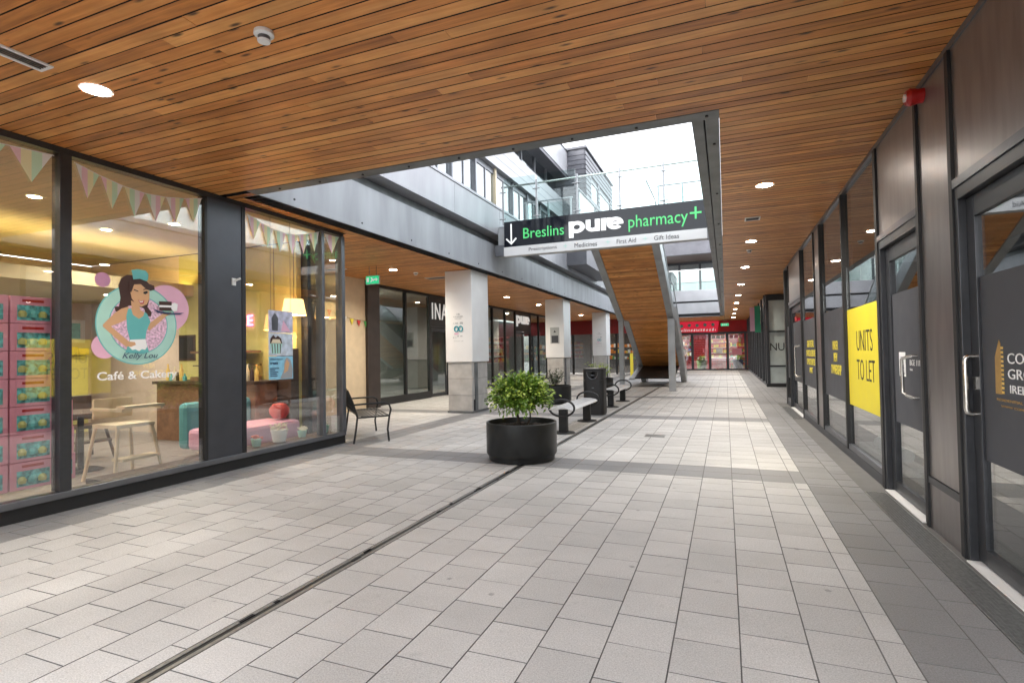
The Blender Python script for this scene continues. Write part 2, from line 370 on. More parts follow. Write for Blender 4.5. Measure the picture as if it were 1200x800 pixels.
x = -2.57; k = 0
while x > -5.1:
    column(x-.3, x, k % 2, False); x -= .3; k += 1
column(-5.25, x, 1, False); column(-5.55, -5.25, 0, True); column(-5.8, -5.55, 1, True)
x = -5.8; k = 0
while x > -13: column(x-.3, x, k % 2, False, ya=7.2); x -= .3; k += 1
# recess on the right beyond the vacant unit
x = 1.22; k = 0
while x < 3.5: column(x, x+.3, k % 2, True, ya=15.45, yb=22.0); x += .3; k += 1
G = .0021; TT = .006
def tile_box(mb, x0, x1, y0, y1, z=0):
    c = .0015; a = len(mb.v)
    mb.v += [(x0, y0, z-TT), (x1, y0, z-TT), (x1, y1, z-TT), (x0, y1, z-TT), (x0, y0, z-c), (x1, y0, z-c), (x1, y1, z-c), (x0, y1, z-c),
             (x0+c, y0+c, z), (x1-c, y0+c, z), (x1-c, y1-c, z), (x0+c, y1-c, z)]
    for i_, q in enumerate(((0, 1, 5, 4), (1, 2, 6, 5), (2, 3, 7, 6), (3, 0, 4, 7), (4, 5, 9, 8), (5, 6, 10, 9), (6, 7, 11, 10), (7, 4, 8, 11), (8, 9, 10, 11))):
        mb.f.append([a+i for i in q]); mb.m.append(0 if i_ == 8 else 1)
sized = []
for t in tiles:
    p = project(((t[0]+t[1])/2, (t[2]+t[3])/2, 0))
    vis = p and -30 < p[0] < 1054 and p[1] < 720
    sized.append((p[2] if vis else 999, t))
sized.sort(key=lambda q: q[0])
cache = {}
for d, t in sized[:300]:
    w, h = round(t[1]-t[0]-2*G, 3), round(t[3]-t[2]-2*G, 3); key = (w, h, t[4])
    if key not in cache:
        mb = MB(); tile_box(mb, -w/2, w/2, -h/2, h/2); me = bpy.data.meshes.new("paving_tile"); me.from_pydata(mb.v, [], mb.f)
        me.materials.append(M_TILED if t[4] else M_TILE); me.materials.append(M_JOINT); me.polygons.foreach_set('material_index', mb.m); cache[key] = me
    o = bpy.data.objects.new("paving_tile", cache[key]); C.objects.link(o); o.parent = floor
    o.location = ((t[0]+t[1])/2, (t[2]+t[3])/2, random.uniform(-.001, .0008)); o.rotation_euler = (random.gauss(0, .0022), random.gauss(0, .0022), random.gauss(0, .0012))
for dk in (False, True):
    mb = MB()
    for d, t in sized[300:]:
        if t[4] == dk: tile_box(mb, t[0]+G, t[1]-G, t[2]+G, t[3]-G, random.uniform(-.001, .0008))
    stuff(mb.build('paving_tiles', [M_TILED if dk else M_TILE, M_JOINT], floor))

# slot drain
dr = thing('drain_channel', 'long steel slot drain running down the middle of the paving', 'drain', (-2.41, 3, 0))
MB().box(-2.456, -2.43, -3, 40, -.004, .001).box(-2.40, -2.374, -3, 40, -.004, .001).build('edge_rail', M_GRATE, dr)
B('slot', M_FRAMEB, dr, -2.43, -2.40, -3, 40, -.0044, -.003)
mb = MB()
for i in range(14):
    y = random.uniform(1.8, 6.2); l = random.uniform(.03, .12); xx = random.choice((-2.43, -2.40))+random.uniform(-.01, .01)
    mb.box(xx-.01, xx+.01, y, y+l, -.004, .0022)
stuff(mb.build('dirt_patch', M_BLACK, dr))

# entrance gratings beside the right-hand doors
for (y0, y1, lab) in ((2.2, 6.15, 'long steel foot grating along the two nearest glass doors'), (12.1, 14.5, 'steel foot grating before the farther glass door of the vacant unit')):
    g = thing('door_grating', lab, 'grating', (1.3, y0, 0), 'foot gratings by the doors')
    B('tray', M_FRAMEB, g, 1.225, 1.40, y0, y1, -.0044, -.0035)
    mb = MB(); mb.box(1.222, 1.23, y0, y1, -.004, .002).box(1.394, 1.402, y0, y1, -.004, .002)
    mb.build('rim', M_GRATE, g); mb = MB(); y = y0+.01
    while y < y1-.01: mb.box(1.23, 1.394, y, y+.004, -.0034, .0012); y += .0125
    xx = 1.25
    while xx < 1.39: mb.box(xx, xx+.003, y0, y1, -.0034, .0006); xx += .02
    stuff(mb.build('bars', M_GRATE, g))
# floor plates / hatch
tag(MB().box(-1.28, -.96, 9.0, 9.03, -.001, .003).box(-1.28, -.96, 9.03, 9.30, -.003, .0015).build('floor_hatch', M_GRATE, None), 'small metal service cover set in the pale paving past the bench', 'hatch')

# ================================================================== TIMBER CEILINGS
PITCH = .105
ceil = struct(B('ceiling', M_BLACK, None, -12.4, 4.2, .15, 4.82, ZC+.03, ZC+.22))
MB_ = MB().box(.0, 4.2, 4.82, 40, ZC+.03, ZC+.9); struct(MB_.build('ceiling', M_BLACK))
pk = []
y = .2
while y < 4.75:
    x = -5.8
    while x < 1.44:
        ln = random.choice((2.1, 2.7, 3.3, 3.9)) if x > -5.79 else random.uniform(.8, 3.6)
        e = x+ln
        if e > 1.44-.5: e = 1.44
        pk.append((x, e, y)); x = e
    y += PITCH
while y < 39.9:
    pk.append((0.0, 1.44 if (y < 15.4 or y > 22) else 4.1, y)); y += PITCH
def plank(mb, x0, x1, y0, z=None, g=.0048):
    z = ZC if z is None else z
    mb.box(x0+.001, x1-.001, y0+g, y0+PITCH-g, z, z+.02); mb.m[-6:] = [0, 1, 1, 1, 0, 0]  # long edges painted black to put the shade into the seams
vis = []
for p in pk:
    q = [project((xx, p[2], ZC)) for xx in (p[0], (p[0]+p[1])/2, p[1])]
    ok = any(a and -40 < a[0] < 1064 and a[1] > -30 for a in q); dd = min([a[2] for a in q if a] or [999])
    vis.append((dd if ok else 999, p))
vis.sort(key=lambda a: a[0]); cache = {}
for d, p in vis[:290]:
    key = round(p[1]-p[0], 2)
    if key not in cache:
        mb = MB(); plank(mb, 0, p[1]-p[0], 0, 0); me = bpy.data.meshes.new('ceiling_plank'); me.from_pydata(mb.v, [], mb.f); me.materials.append(M_WOOD); me.materials.append(M_BLACK); me.polygons.foreach_set('material_index', mb.m); cache[key] = me
    o = bpy.data.objects.new('ceiling_plank', cache[key]); C.objects.link(o); o.parent = ceil; o.location = (p[0], p[2], ZC+random.uniform(-.0015, .0015))
mb = MB()
for d, p in vis[290:]: plank(mb, p[0], p[1], p[2])
stuff(mb.build('ceiling_planks', [M_WOOD, M_BLACK], ceil))
# left wing soffit
mb = MB().box(-12.5, -5.352, 4.821, 7.299, ZC+.03, ZC+.2).box(-12.5, -5.352, 7.3, 34, ZC+.03, ZC+.2)
ceil2 = struct(mb.build('ceiling', M_BLACK))
mb = MB(); y = 4.9
while y < 34:
    if y < 7.2: plank(mb, -5.79, -5.36, y)
    else:
        x = -12.4
        while x < -5.37:
            e = x+random.choice((2.1, 2.7, 3.3, 3.9))
            if e > -5.9: e = -5.36
            plank(mb, x, e, y); x = e
    y += PITCH
stuff(mb.build('ceiling_planks', [M_WOOD, M_BLACK], ceil2))
struct(B('ceiling', M_BLACK, None, -12.5, 4.2, 34.2, 40.2, ZC+.03, ZC+.2))
mb = MB(); y = 34.3
while y < 40: plank(mb, -12.4, -.01, y); y += PITCH
stuff(mb.build('ceiling_planks', [M_WOOD, M_BLACK], ceil2))

# void edge steelwork
ve = thing('opening_edge', 'weathered grey steel edge framing the roof opening', 'steel edge', (0, 4.8, ZC))
MB().box(-5.35, -.0, 4.822, 4.985, ZC-.006, ZC+.012).box(-5.35, 0, 4.965, 4.985, ZC+.012, 4.3).build('front_flange', M_STEELD, ve)
MB().box(-.118, -.0015, 4.987, 34.2, ZC-.005, ZC+.012).box(-.022, -.002, 4.987, 34.2, ZC+.012, 4.3).build('side_flange', M_STEELD, ve)
B('inner_channel', M_STEELD, ve, -.235, -.13, 5.0, 34.2, ZC+.03, ZC+.25, bev=.006)
B('upstand', M_CONC, ve, -.2, -.03, 5.0, 34.2, ZC+.26, 4.25)
for i in range(9): MB().lathe([(.0, -.012), (.014, -.012), (.014, 0)], (-4.9+i*.6, 4.9, ZC-.005), 8).build('bolt', M_FRAMEB, ve)
for i in range(16): MB().lathe([(.0, -.012), (.014, -.012), (.014, 0)], (-.05, 5.6+i*1.8, ZC-.004), 8).build('bolt', M_FRAMEB, ve)

# ================================================================== LEFT UPPER STOREY
up = thing('upper_storey', 'pale clad upper storey with a long row of windows along the left of the opening', 'building', (-5.5, 5, ZC))
B('concrete_beam', M_CONC, up, -5.62, -5.35, 4.99, 34.2, ZC, 4.16, bev=.008)
for i in range(14): MB().tube([(-5.351, 5.6+i*1.45, 3.53), (-5.343, 5.6+i*1.45, 3.53)], .016, 8).build('bolt', M_FRAMEB, up)
B('shadow_gap', M_STEELD, up, -5.75, -5.47, 4.99, 34.2, 4.162, 4.345)
for (a, b) in ((4.99, 7.4), (7.406, 9.9), (9.906, 12.3), (12.306, 16), (16.006, 20), (20.006, 24), (24.006, 28), (28.006, 34.2)):
    B('cladding_panel', M_CLAD, up, -5.62, -5.17, a, b, 4.35, 5.0, bev=.004)
B('sill', M_CLAD, up, -5.66, -5.15, 4.99, 34.2, 5.005, 5.06)
B('wall', M_GALV, up, -6.6, -6.5, 4.99, 34, 3.7, 8.5)
B('floor_slab', M_WHITE, up, -6.5, -5.55, 4.99, 34, 5.0, 5.04)
y = 5.4
ys = []
while y < 34: ys.append(y); y += 1.195
for i, y in enumerate(ys):
    B('window_post', M_CREAM if abs(y-12.57) < .2 else M_ALU, up, -5.5, -5.36, y-.03, y+.03, 5.062, 6.15)
    w = MB().box(-5.46, -5.41, y+.032, y+1.163, 5.065, 5.12).box(-5.46, -5.41, y+.032, y+1.163, 6.0, 6.148).box(-5.46, -5.41, y+.62, y+.66, 5.12, 6.0).build('window', M_ALU, up)
    B('glass_pane', M_GLASSW, w, -5.445, -5.43, y+.034, y+1.161, 5.12, 6.0)
    if i % 3 != 1: B('sky_white_sheet', M_WHITE, w, -5.70, -5.69, y+.05, y+1.15, 5.15, 6.1)  # white sheet added behind the glass for the sky's reflection
B('cladding_band', M_CLADL, up, -5.75, -5.28, 4.99, 18.4, 6.152, 6.9)
mb = MB()
for z in (6.38, 6.62): mb.box(-5.283, -5.277, 4.99, 18.4, z, z+.012)
mb.build('joint', M_ALU, up)
for i in range(11):
    y = 5.2+i*1.2
    w = MB().box(-5.55, -5.48, y, y+.05, 6.902, 7.62).box(-5.55, -5.48, y, y+1.19, 6.902, 6.94).build('window', M_ALU, up)
    B('glass_pane', M_GLASSW, w, -5.53, -5.515, y+.05, y+1.2, 6.94, 7.62)
B('sky_white_sheet', M_WHITE, up, -5.9, -5.88, 5, 18.3, 6.9, 7.6)  # same added white sheet behind the upper window row
B('dark_soffit', M_BOX, up, -6.4, -5.1, 4.99, 18.4, 7.622, 7.72)
B('parapet', M_CLADL, up, -6.4, -5.08, 4.99, 18.4, 7.722, 8.55)
B('coping', M_ALU, up, -6.45, -5.05, 4.99, 18.42, 8.552, 8.6)

bx = thing('roof_block', 'grey louvred block with narrow windows rising behind the footbridge', 'building', (-5.2, 20.5, 4.6))
B('wall', M_BOX, bx, -6.4, -4.45, 18.42, 23.2, 4.5, 8.6)
mb = MB(); z = 6.0
while z < 8.5:
    for (a, b) in ((18.40, 23.2),):
        if z < 6.9 or z > 7.7: mb.box(-4.45, -4.40, a, b, z, z+.13)
        else:
            for (c, d) in ((18.40, 19.2), (20.3, 20.6), (22.6, 23.2)): mb.box(-4.45, -4.40, c, d, z, z+.13)
    mb.box(-6.4, -4.46, 18.385, 18.418, z, z+.15); z += .17
mb.build('louvre', M_BOX, bx)
for (a, b) in ((19.2, 20.3), (20.6, 22.6)):
    w = MB().box(-4.448, -4.41, a, a+.06, 6.9, 7.7).box(-4.448, -4.41, b-.06, b, 6.9, 7.7).box(-4.448, -4.41, a+.06, b-.06, 7.62, 7.7).box(-4.448, -4.41, a+.06, b-.06, 6.9, 6.98).build('window', M_ALU, bx)
    B('glass_pane', M_GLASSW, w, -4.446, -4.43, a+.06, b-.06, 6.98, 7.62)
B('parapet', M_BOX, bx, -6.45, -4.36, 18.36, 23.25, 8.6, 8.68)

# far upper storey across the end of the opening
fu = thing('end_gallery', 'pale gallery level with windows and glass rail over the red shop', 'building', (-3, 34, ZC))
B('fascia', M_CLADL, fu, -5.34, -.24, 34.21, 34.6, ZC+.0, 4.28, bev=.01)
B('shadow_gap', M_FRAMEB, fu, -5.34, -.24, 34.3, 34.6, 4.28, 4.38)
B('upper_fascia', M_CLADL, fu, -5.34, -.24, 34.15, 34.6, 4.38, 5.05, bev=.01)
B('deck', M_CLADL, fu, -5.34, 4, 34.6, 37.5, 4.9, 5.0)
for i in range(4): B('rail_glass', M_GLASSB, fu, -5.3+i*1.27, -5.3+(i+1)*1.27-.03, 34.3, 34.32, 5.06, 6.25)
MB().box(-5.3, -.24, 34.28, 34.34, 6.25, 6.3).build('handrail', M_CHROME, fu)
for i in range(5):
    w = MB().box(-5.4+i*1.3, -5.4+i*1.3+.14, 37.4, 37.5, 5.0, 7.25).box(-5.26+i*1.3, -4.1+i*1.3, 37.4, 37.5, 7.1, 7.25).build('window', M_FRAME, fu)
    B('glass_pane', M_GLASSW, w, -5.26+i*1.3, -4.1+i*1.3, 37.44, 37.46, 5.0, 7.1)
B('wall', M_WHITE, fu, -6, 4, 38.2, 38.3, 5, 7.3)
mb = MB(); y = 34.5
while y < 37.4: mb.box(-5.4, 1, y+.005, y+PITCH*2-.005, 7.26, 7.29); y += PITCH*2
stuff(mb.build('soffit_boards', M_DWOOD, fu))
B('roof_edge', M_BOX, fu, -5.5, .5, 34.2, 34.5, 7.25, 8.2)
B('roof', M_CLADL, fu, -5.5, .5, 34.5, 40, 7.3, 8.2)

# unseen deck added above the right walkway, left open overhead for more light
rd = thing('unseen_deck', 'unseen low deck with glass rail added on top of the right walkway', 'terrace', (2, 10, 4.33))
B('deck', M_CONC, rd, 0, 6, 4.9, 34, 4.335, 4.45)
for i in range(10): B('rail_glass', M_GLASSB, rd, .05, .065, 5+i*2.9, 5+i*2.9+2.85, 4.46, 5.5)
B('rear_wall', M_CLADL, rd, 5.9, 6.1, -2, 34, 4.46, 8)

# ================================================================== FOOTBRIDGE + SIGN
fb = thing('footbridge', 'footbridge with clear glass balustrade crossing the opening behind the pharmacy sign', 'footbridge', (-2.6, 12.8, 4))
B('deck', M_CONC, fb, -5.16, -.24, 12.24, 13.7, 4.12, 4.56, bev=.01)
B('edge_beam', M_STEEL, fb, -5.16, -.24, 12.18, 12.32, 3.78, 4.5)
for i, px in enumerate((-5.03, -4.15, -3.15, -2.15, -1.18)):
    q = B('baluster', M_STEEL, fb, px-.022, px+.022, 12.2, 12.24, 4.58, 5.60)
    for z in (4.72, 5.38):
        MB().tube([(px-.09, 12.19, z), (px+.09, 12.19, z)], .015, 8).build('clamp', M_STEEL, q)
for a, b, z in ((-5.0, -4.18, 5.72), (-4.12, -3.18, 5.72), (-3.12, -2.18, 5.55), (-2.12, -1.21, 5.55), (-1.15, -.26, 5.55)):
    B('glass_pane', M_GLASSB, fb, a, b, 12.192, 12.204, 4.6, z)
MB().tube([(-5.1, 12.26, 5.53), (-.24, 12.26, 5.53)], .022, 10).build('handrail', M_CHROME, fb)
# rear balustrade with stair landing gap
for a, b in ((-5.0, -3.65), (-1.5, -.25)):
    MB().tube([(a, 13.68, 5.5), (b, 13.68, 5.5)], .022, 8).build('handrail', M_STEEL, fb)
    for px in (a+.05, (a+b)/2, b-.05): B('baluster', M_STEEL, fb, px-.02, px+.02, 13.66, 13.70, 4.56, 5.5)
    B('glass_pane', M_GLASSB, fb, a+.08, b-.08, 13.64, 13.652, 4.62, 5.42)

sg = thing('pharmacy_sign', 'long black hanging shop sign with green and white lettering and down arrow', 'sign', (-2.65, 12.1, 3.78))
B('face_panel', M_SIGN, sg, -4.97, -3.09, 12.10, 12.165, 4.0, 4.62)
B('face_panel', M_SIGN, sg, -3.088, -2.62, 12.10, 12.165, 4.0, 4.62)
B('face_panel', M_SIGN, sg, -2.618, -.30, 12.10, 12.165, 4.0, 4.62)
B('lower_strip', emit("backlit white strip", (.62, .62, .62), .01), sg, -4.98, -.30, 12.085, 12.165, 3.78, 3.998, bev=.004)
B('end_cap', M_ALU, sg, -5.2, -4.982, 12.06, 12.17, 3.79, 4.06, bev=.008)
B('end_cap', M_ALU, sg, -.298, -.14, 12.06, 12.17, 3.75, 4.0, bev=.008)
SO = Vector((0, 12.098, 0)); SN = Vector((0, -1, 0))
mb = MB(); mb.prism([(-4.80, 4.09), (-4.765, 4.09), (-4.765, 4.56), (-4.80, 4.56)], SO, XP, ZP, SN, .01)
mb.prism([(-4.782, 4.05), (-4.64, 4.19), (-4.665, 4.215), (-4.782, 4.10), (-4.90, 4.215), (-4.925, 4.19)], SO+SN*.002, XP, ZP, SN, .01)
mb.build('arrow', M_WSIGN, sg)
text("Breslins", M_GREEN, sg, (-4.47, -3.45, 4.17, 4.42), SO, XP, ZP, SN, .01)
pure_word(M_WSIGN, sg, (-3.33, -2.06, 4.07, 4.45), SO, XP, ZP, SN, .014)
text("pharmacy", M_GREEN, sg, (-1.95, -.68, 4.08, 4.44), SO, XP, ZP, SN, .01)
mb = MB().prism([(-.54, 4.22), (-.50, 4.22), (-.50, 4.48), (-.54, 4.48)], SO, XP, ZP, SN, .01).prism([(-.64, 4.33), (-.40, 4.33), (-.40, 4.37), (-.64, 4.37)], SO+SN*.001, XP, ZP, SN, .01)
mb.build('plus_symbol', M_GREEN, sg)
SO2 = Vector((0, 12.083, 0))
for s, a, b in (("Prescriptions", -4.33, -3.63), ("Medicines", -3.2, -2.67), ("First Aid", -2.22, -1.79), ("Gift Ideas", -1.40, -.87)):
    text(s, M_DKINK, sg, (a, b, 3.835, 3.935), SO2, XP, ZP, SN, .004)
mb = MB()
for u in (-3.42, -2.42, -1.59):
    mb.prism([(u-.006, 3.85), (u+.006, 3.85), (u+.006, 3.94), (u-.006, 3.94)], SO2, XP, ZP, SN, .004).prism([(u-.05, 3.889), (u+.05, 3.889), (u+.05, 3.901), (u-.05, 3.901)], SO2+SN*.001, XP, ZP, SN, .004)
mb.build('plus_symbol', M_MINT, sg)

# ================================================================== STAIR
st = thing('staircase', 'timber lined staircase with grey steel stringers rising to the footbridge', 'staircase', (-2.6, 20, 0))
path = [(12.4+1.3, 4.12), (15.2, 4.52), (19.5, 2.55), (20.6, 2.55), (24.1, .74), (21.7, .34)]
path[0] = (13.72, 4.45); path[1] = (15.45, 4.45)
XL, XR = -3.39, -1.87
def offs(pts, d):
    out = []
    for i, (y, z) in enumerate(pts):
        a = pts[max(i-1, 0)]; b = pts[min(i+1, len(pts)-1)]
        t = Vector((b[0]-a[0], b[1]-a[1])).normalized(); n = Vector((-t.y, t.x));
        if n.y < 0: n = -n
        out.append((y+n.x*d, z+n.y*d))
    return out
for (a, b, nm) in ((XL-.22, XL, 'stringer'), (XR, XR+.22, 'stringer')):
    pl = path[:5]; tp = offs(pl, .34)
    poly = pl+[(25.0, .05), (25.35, .05)]+tp[:5][::-1]
    mb = MB()
    lo = [(15.0, 4.40)]+[(y, z-.03) for y, z in path[1:4]]+[(24.15, .70), (25.0, .02), (25.75, .02)]
    hi = [(25.75, .45), (20.75, 2.98), (19.6, 2.98), (15.55, 4.86), (13.72, 4.86), (13.72, 4.40)]
    mb.prism(lo+hi, (a, 0, 0), YP, ZP, XP, b-a); mb.build(nm, M_STEEL, st, bev=.01)
# steel edge under the lower flight; the panel's black stands for shaded wood
MB().bar(((XL-.11), 24.1, .70), ((XL-.11), 21.7, .30), .22, .05).build('guard_edge', M_STEEL, st)
MB().obox(((XL+XR)/2, 22.9, .53), ((XR-XL)/2, 0, 0), (0, 1.2, .2), (0, -.004, .02)).build('shaded_soffit_panel', M_DARKM, st)
segs = []
for (p, q) in zip(path[1:4], path[2:5]): segs.append((Vector((0, p[0], p[1])), Vector((0, q[0], q[1]))))
cache = {}
for p, q in segs:
    L_ = (q-p).length; n = max(1, round(L_/PITCH)); t = (q-p)/L_; pit = L_/n
    for i in range(n):
        c = p+t*(i+.5)*pit; upv = Vector((0, -t.z, t.y)); upv = upv if upv.z > 0 else -upv
        mb = MB(); mb.obox(((XL+XR)/2, c.y+upv.y*.01, c.z+upv.z*.01), ((XR-XL)/2-.004, 0, 0), t*(pit/2-.005), upv*.01)
        mb.build('soffit_board', M_WOOD, st)
mb = MB()
for p, q in segs:
    t = (q-p).normalized(); upv = Vector((0, -t.z, t.y)); upv = upv if upv.z > 0 else -upv
    c = (p+q)/2+upv*.045; mb.obox(((XL+XR)/2, c.y, c.z), ((XR-XL)/2-.002, 0, 0), (q-p)/2, upv*.012)
mb.build('backing', M_BLACK, st)
B('landing', M_STEEL, st, XL, XR, 19.55, 20.7, 2.86, 2.92)
for i in range(12): B('tread', M_STEEL, st, XL+.005, XR-.005, 15.6+i*.33, 15.6+i*.33+.32, 4.70-i*.153, 4.74-i*.153)
for i in range(14): B('tread', M_STEEL, st, XL+.005, XR-.005, 20.75+i*.34, 20.75+i*.34+.33, 2.70-i*.18, 2.74-i*.18)
B('tread', M_STEEL, st, XL, XR, 13.72, 15.55, 4.58, 4.62)
for xx in (XL-.11, XR+.11):
    for (a, b) in (((13.75, 4.86), (15.55, 4.86)), ((15.6, 4.86), (19.55, 2.99)), ((19.65, 2.99), (20.7, 2.99)), ((20.8, 2.97), (25.2, .72))):
        mb = MB(); mb.prism([(a[0]+.04, a[1]+.06), (b[0]-.04, b[1]+.06), (b[0]-.04, b[1]+.8), (a[0]+.04, a[1]+.8)], (xx-.006, 0, 0), YP, ZP, XP, .012)
        mb.build('glass_pane', M_GLASSB, st)
        MB().tube([(xx, a[0], a[1]+.86), (xx, b[0], b[1]+.86)], .022, 8).build('handrail', M_STEEL, st)
for (a, b, y) in ((XL-.20, XL-.03, 19.5), (XR+.02, XR+.25, 19.3)):
    MB().box(a, b, y, y+.16, .012, 2.52).build('post', M_STEEL, st, bev=.008)
    B('base_plate', M_STEEL, st, a-.05, b+.05, y-.05, y+.21, .0015, .0115)
# ================================================================== PILLARS
def pillar(y0, label, notice):
    p = thing('square_pillar', label, 'pillar', (-5.95, y0+.45, 0), 'pillars along the left side of the arcade')
    MB().box(-6.27, -5.63, y0+.03, y0+.92, .03, 1.215).build('stone_base', M_STONE, p, bev=.006)
    mb = MB()
    for z in (.42, .82): mb.box(-6.273, -5.627, y0+.027, y0+.923, z, z+.006)
    mb.build('joint', M_JOINT, p)
    B('skirting', M_STEELD, p, -6.29, -5.61, y0+.01, y0+.94, .001, .05)
    B('plaster_casing', M_PLASTER, p, -6.31, -5.59, y0, y0+.95, 1.22, ZC-.002, bev=.012)
    MB().box(-5.625, -5.60, y0+.16, y0+.30, .06, 1.20).build('corner_channel', M_STEELD, p)
    MB().tube([(-5.612, y0+.12, .06), (-5.612, y0+.12, .32)], .02, 6).tube([(-5.612, y0+.22, .06), (-5.612, y0+.22, .26)], .014, 6).build('dark_fixing', M_FRAMEB, p)
    F = Vector((0, y0-.001, 0)); Nn = Vector((0, -1, 0))
    if notice == 'door_sign':
        MB().box(-6.12, -5.77, y0-.012, y0-.0005, 1.75, 2.36).build('notice', M_GALV, p)
        MB().box(-6.07, -5.81, y0-.016, y0-.0125, 1.78, 2.05).build('notice_panel', M_VINYL, p)
        mb = MB().prism([(-5.99, 2.17), (-5.89, 2.17), (-5.94, 2.25)], F+Nn*.013, XP, ZP, Nn, .002); mb.build('notice_mark', M_INK, p)
        return p
    cx = -5.955
    k = 1 if notice == 'large' else .8
    mb = MB()
    for u in (-.055, .055):
        n = 20
        mb.tube([(cx+u*k*1.05+.05*k*math.cos(2*PI*i/n), y0-.004, 2.02+.062*k*math.sin(2*PI*i/n)) for i in range(n)], .015*k, 6, closed=True)
    mb.build('infinity_logo', pm("blue green print", (.02, .30, .36), .5), p)
    mb = MB(); r = random.Random(5)
    def scr(u0, u1, v, h, n):
        w = (u1-u0)/n
        for i in range(n):
            if r.random() < .85: mb.prism([(u0+i*w, v), (u0+i*w+w*.6, v), (u0+i*w+w*.6, v+h*r.uniform(.6, 1)), (u0+i*w, v+h*r.uniform(.6, 1))], F, XP, ZP, Nn, .003)
    scr(cx-.13, cx+.13, 2.305, .022, 16); scr(cx-.1, cx+.1, 2.262, .014, 14); scr(cx-.04, cx+.04, 2.35, .05, 4)
    scr(cx-.13, cx+.0, 2.14, .035, 6); scr(cx+.04, cx+.13, 2.13, .06, 3); scr(cx-.15, cx-.06, 1.80, .03, 5); scr(cx-.04, cx+.11, 1.83, .035, 5); scr(cx-.15, cx+.13, 1.72, .01, 16)
    mb.build('small_print', M_GREY_INK, p)
    mb = MB(); mb.prism([(cx-.12, 1.885), (cx+.0, 1.885), (cx+.0, 1.92), (cx-.12, 1.92)], F, XP, ZP, Nn, .003); mb.build('pink_print', M_PINK, p)
    return p
pillar(11.5, 'white topped stone pillar nearest the round planter carrying a blue infinity notice', 'large')
pillar(19.3, 'white topped stone pillar with a grey and black square notice', 'door_sign')
pillar(27.0, 'farthest white topped stone pillar with small infinity notice beside the stair', 'small')

# ================================================================== FITTINGS ON THE CEILINGS
def downlight(x, y, label, z=ZC, r=.085, power=45, lamp=M_LAMP, group='round downlights in the timber ceiling', col=(1, .9, .75), spot=True):
    t = thing('downlight', label, 'ceiling light', (x, y, z), group)
    MB().lathe([(r, .0), (r+.022, -.004), (r+.024, .001)], (x, y, z-.001), 28).build('trim_ring', M_WHITE, t, smooth=True)
    MB().lathe([(0.0001, -.006), (r*.9, -.006), (r, -.003)], (x, y, z-.001), 28).build('lamp_disc', lamp, t)
    if spot:
        l = bpy.data.lights.new('lamp', 'SPOT'); l.energy = power; l.spot_size = math.radians(150); l.spot_blend = .9; l.color = col; l.shadow_soft_size = r
        lo = bpy.data.objects.new('lamp', l); C.objects.link(lo); lo.parent = t; lo.location = (0, 0, -.02)
    return t
downlight(-4.33, 2.55, 'bright round downlight in front of the smoke detector near the cafe window', r=.085, power=30)
for i, (y, lab) in enumerate(((7.3, 'downlight nearest the camera on the right walkway ceiling'), (11.0, 'second downlight along the right walkway ceiling'), (14.4, 'third downlight along the right walkway ceiling'),
        (18.1, 'fourth downlight along the right walkway ceiling'), (21.7, 'fifth downlight along the right walkway ceiling'), (25.3, 'sixth downlight along the right walkway ceiling'),
        (29, 'seventh downlight along the right walkway ceiling'), (32.7, 'last but one downlight on the right walkway ceiling'), (36.4, 'last downlight on the right walkway ceiling before the red shop'))):
    downlight(.5, y, lab)
for y, lab in ((10.7, 'downlight just behind the green exit sign over the left shops'), (17.8, 'downlight above the gap between first and second pillar'), (21.3, 'downlight just past the second pillar'), (28.4, 'downlight next to the farthest pillar'), (14.3, 'downlight hidden close behind the first pillar')):
    downlight(-7.25, y, lab, power=60)
def smoke(x, y, label, s=1):
    t = thing('smoke_detector', label, 'smoke detector', (x, y, ZC), 'smoke detectors')
    MB().lathe([(.058*s, 0), (.06*s, -.022*s), (.05*s, -.03*s), (.0001, -.03*s)], (x, y, ZC-.001), 24).build('base', M_WHITE, t, smooth=True)
    MB().lathe([(.036*s, -.03*s), (.036*s, -.055*s)], (x, y, ZC-.001), 16).build('grille', M_ALU, t)
    MB().lathe([(.04*s, -.055*s), (.036*s, -.066*s), (.0001, -.068*s)], (x, y, ZC-.001), 20).build('sensor_cap', M_WHITE, t, smooth=True)
smoke(-2.62, 2.5, 'white smoke detector on the timber ceiling near the roof opening')
smoke(.5, 11.9, 'tiny white smoke detector after the second right walkway downlight', .9)
smoke(-7.0, 11.3, 'white smoke detector on the left soffit near the exit sign', 1)
def vent(x0, x1, y0, y1, label):
    t = thing('ceiling_vent', label, 'vent', ((x0+x1)/2, (y0+y1)/2, ZC), 'ceiling vents')
    w = .02
    MB().box(x0, x1, y0, y0+w, ZC-.012, ZC-.001).box(x0, x1, y1-w, y1, ZC-.012, ZC-.001).box(x0, x0+w, y0+w, y1-w, ZC-.012, ZC-.001).box(x1-w, x1, y0+w, y1-w, ZC-.012, ZC-.001).build('frame', M_WHITE, t)
    mb = MB(); n = max(3, int((min(x1-x0, y1-y0)-2*w)/.02))
    for i in range(n):
        if x1-x0 < y1-y0: a = x0+w+(x1-x0-2*w)*(i+.5)/n; mb.box(a-.003, a+.003, y0+w, y1-w, ZC-.009, ZC-.001)
        else: a = y0+w+(y1-y0-2*w)*(i+.5)/n; mb.box(x0+w, x1-w, a-.003, a+.003, ZC-.009, ZC-.001)
    mb.build('slat', M_ALU, t)
vent(-4.38, -4.24, 1.3, 2.23, 'white slotted air vent at the edge of the timber ceiling near the cafe')
vent(.33, .55, 8.98, 9.2, 'small square grille between downlights on the right walkway ceiling')
vent(-7.3, -6.6, 12.2, 12.5, 'pale vent on the left soffit beside the first pillar')
vent(-8.7, -8.1, 9.9, 10.1, 'narrow vent on the left soffit above the exit sign')
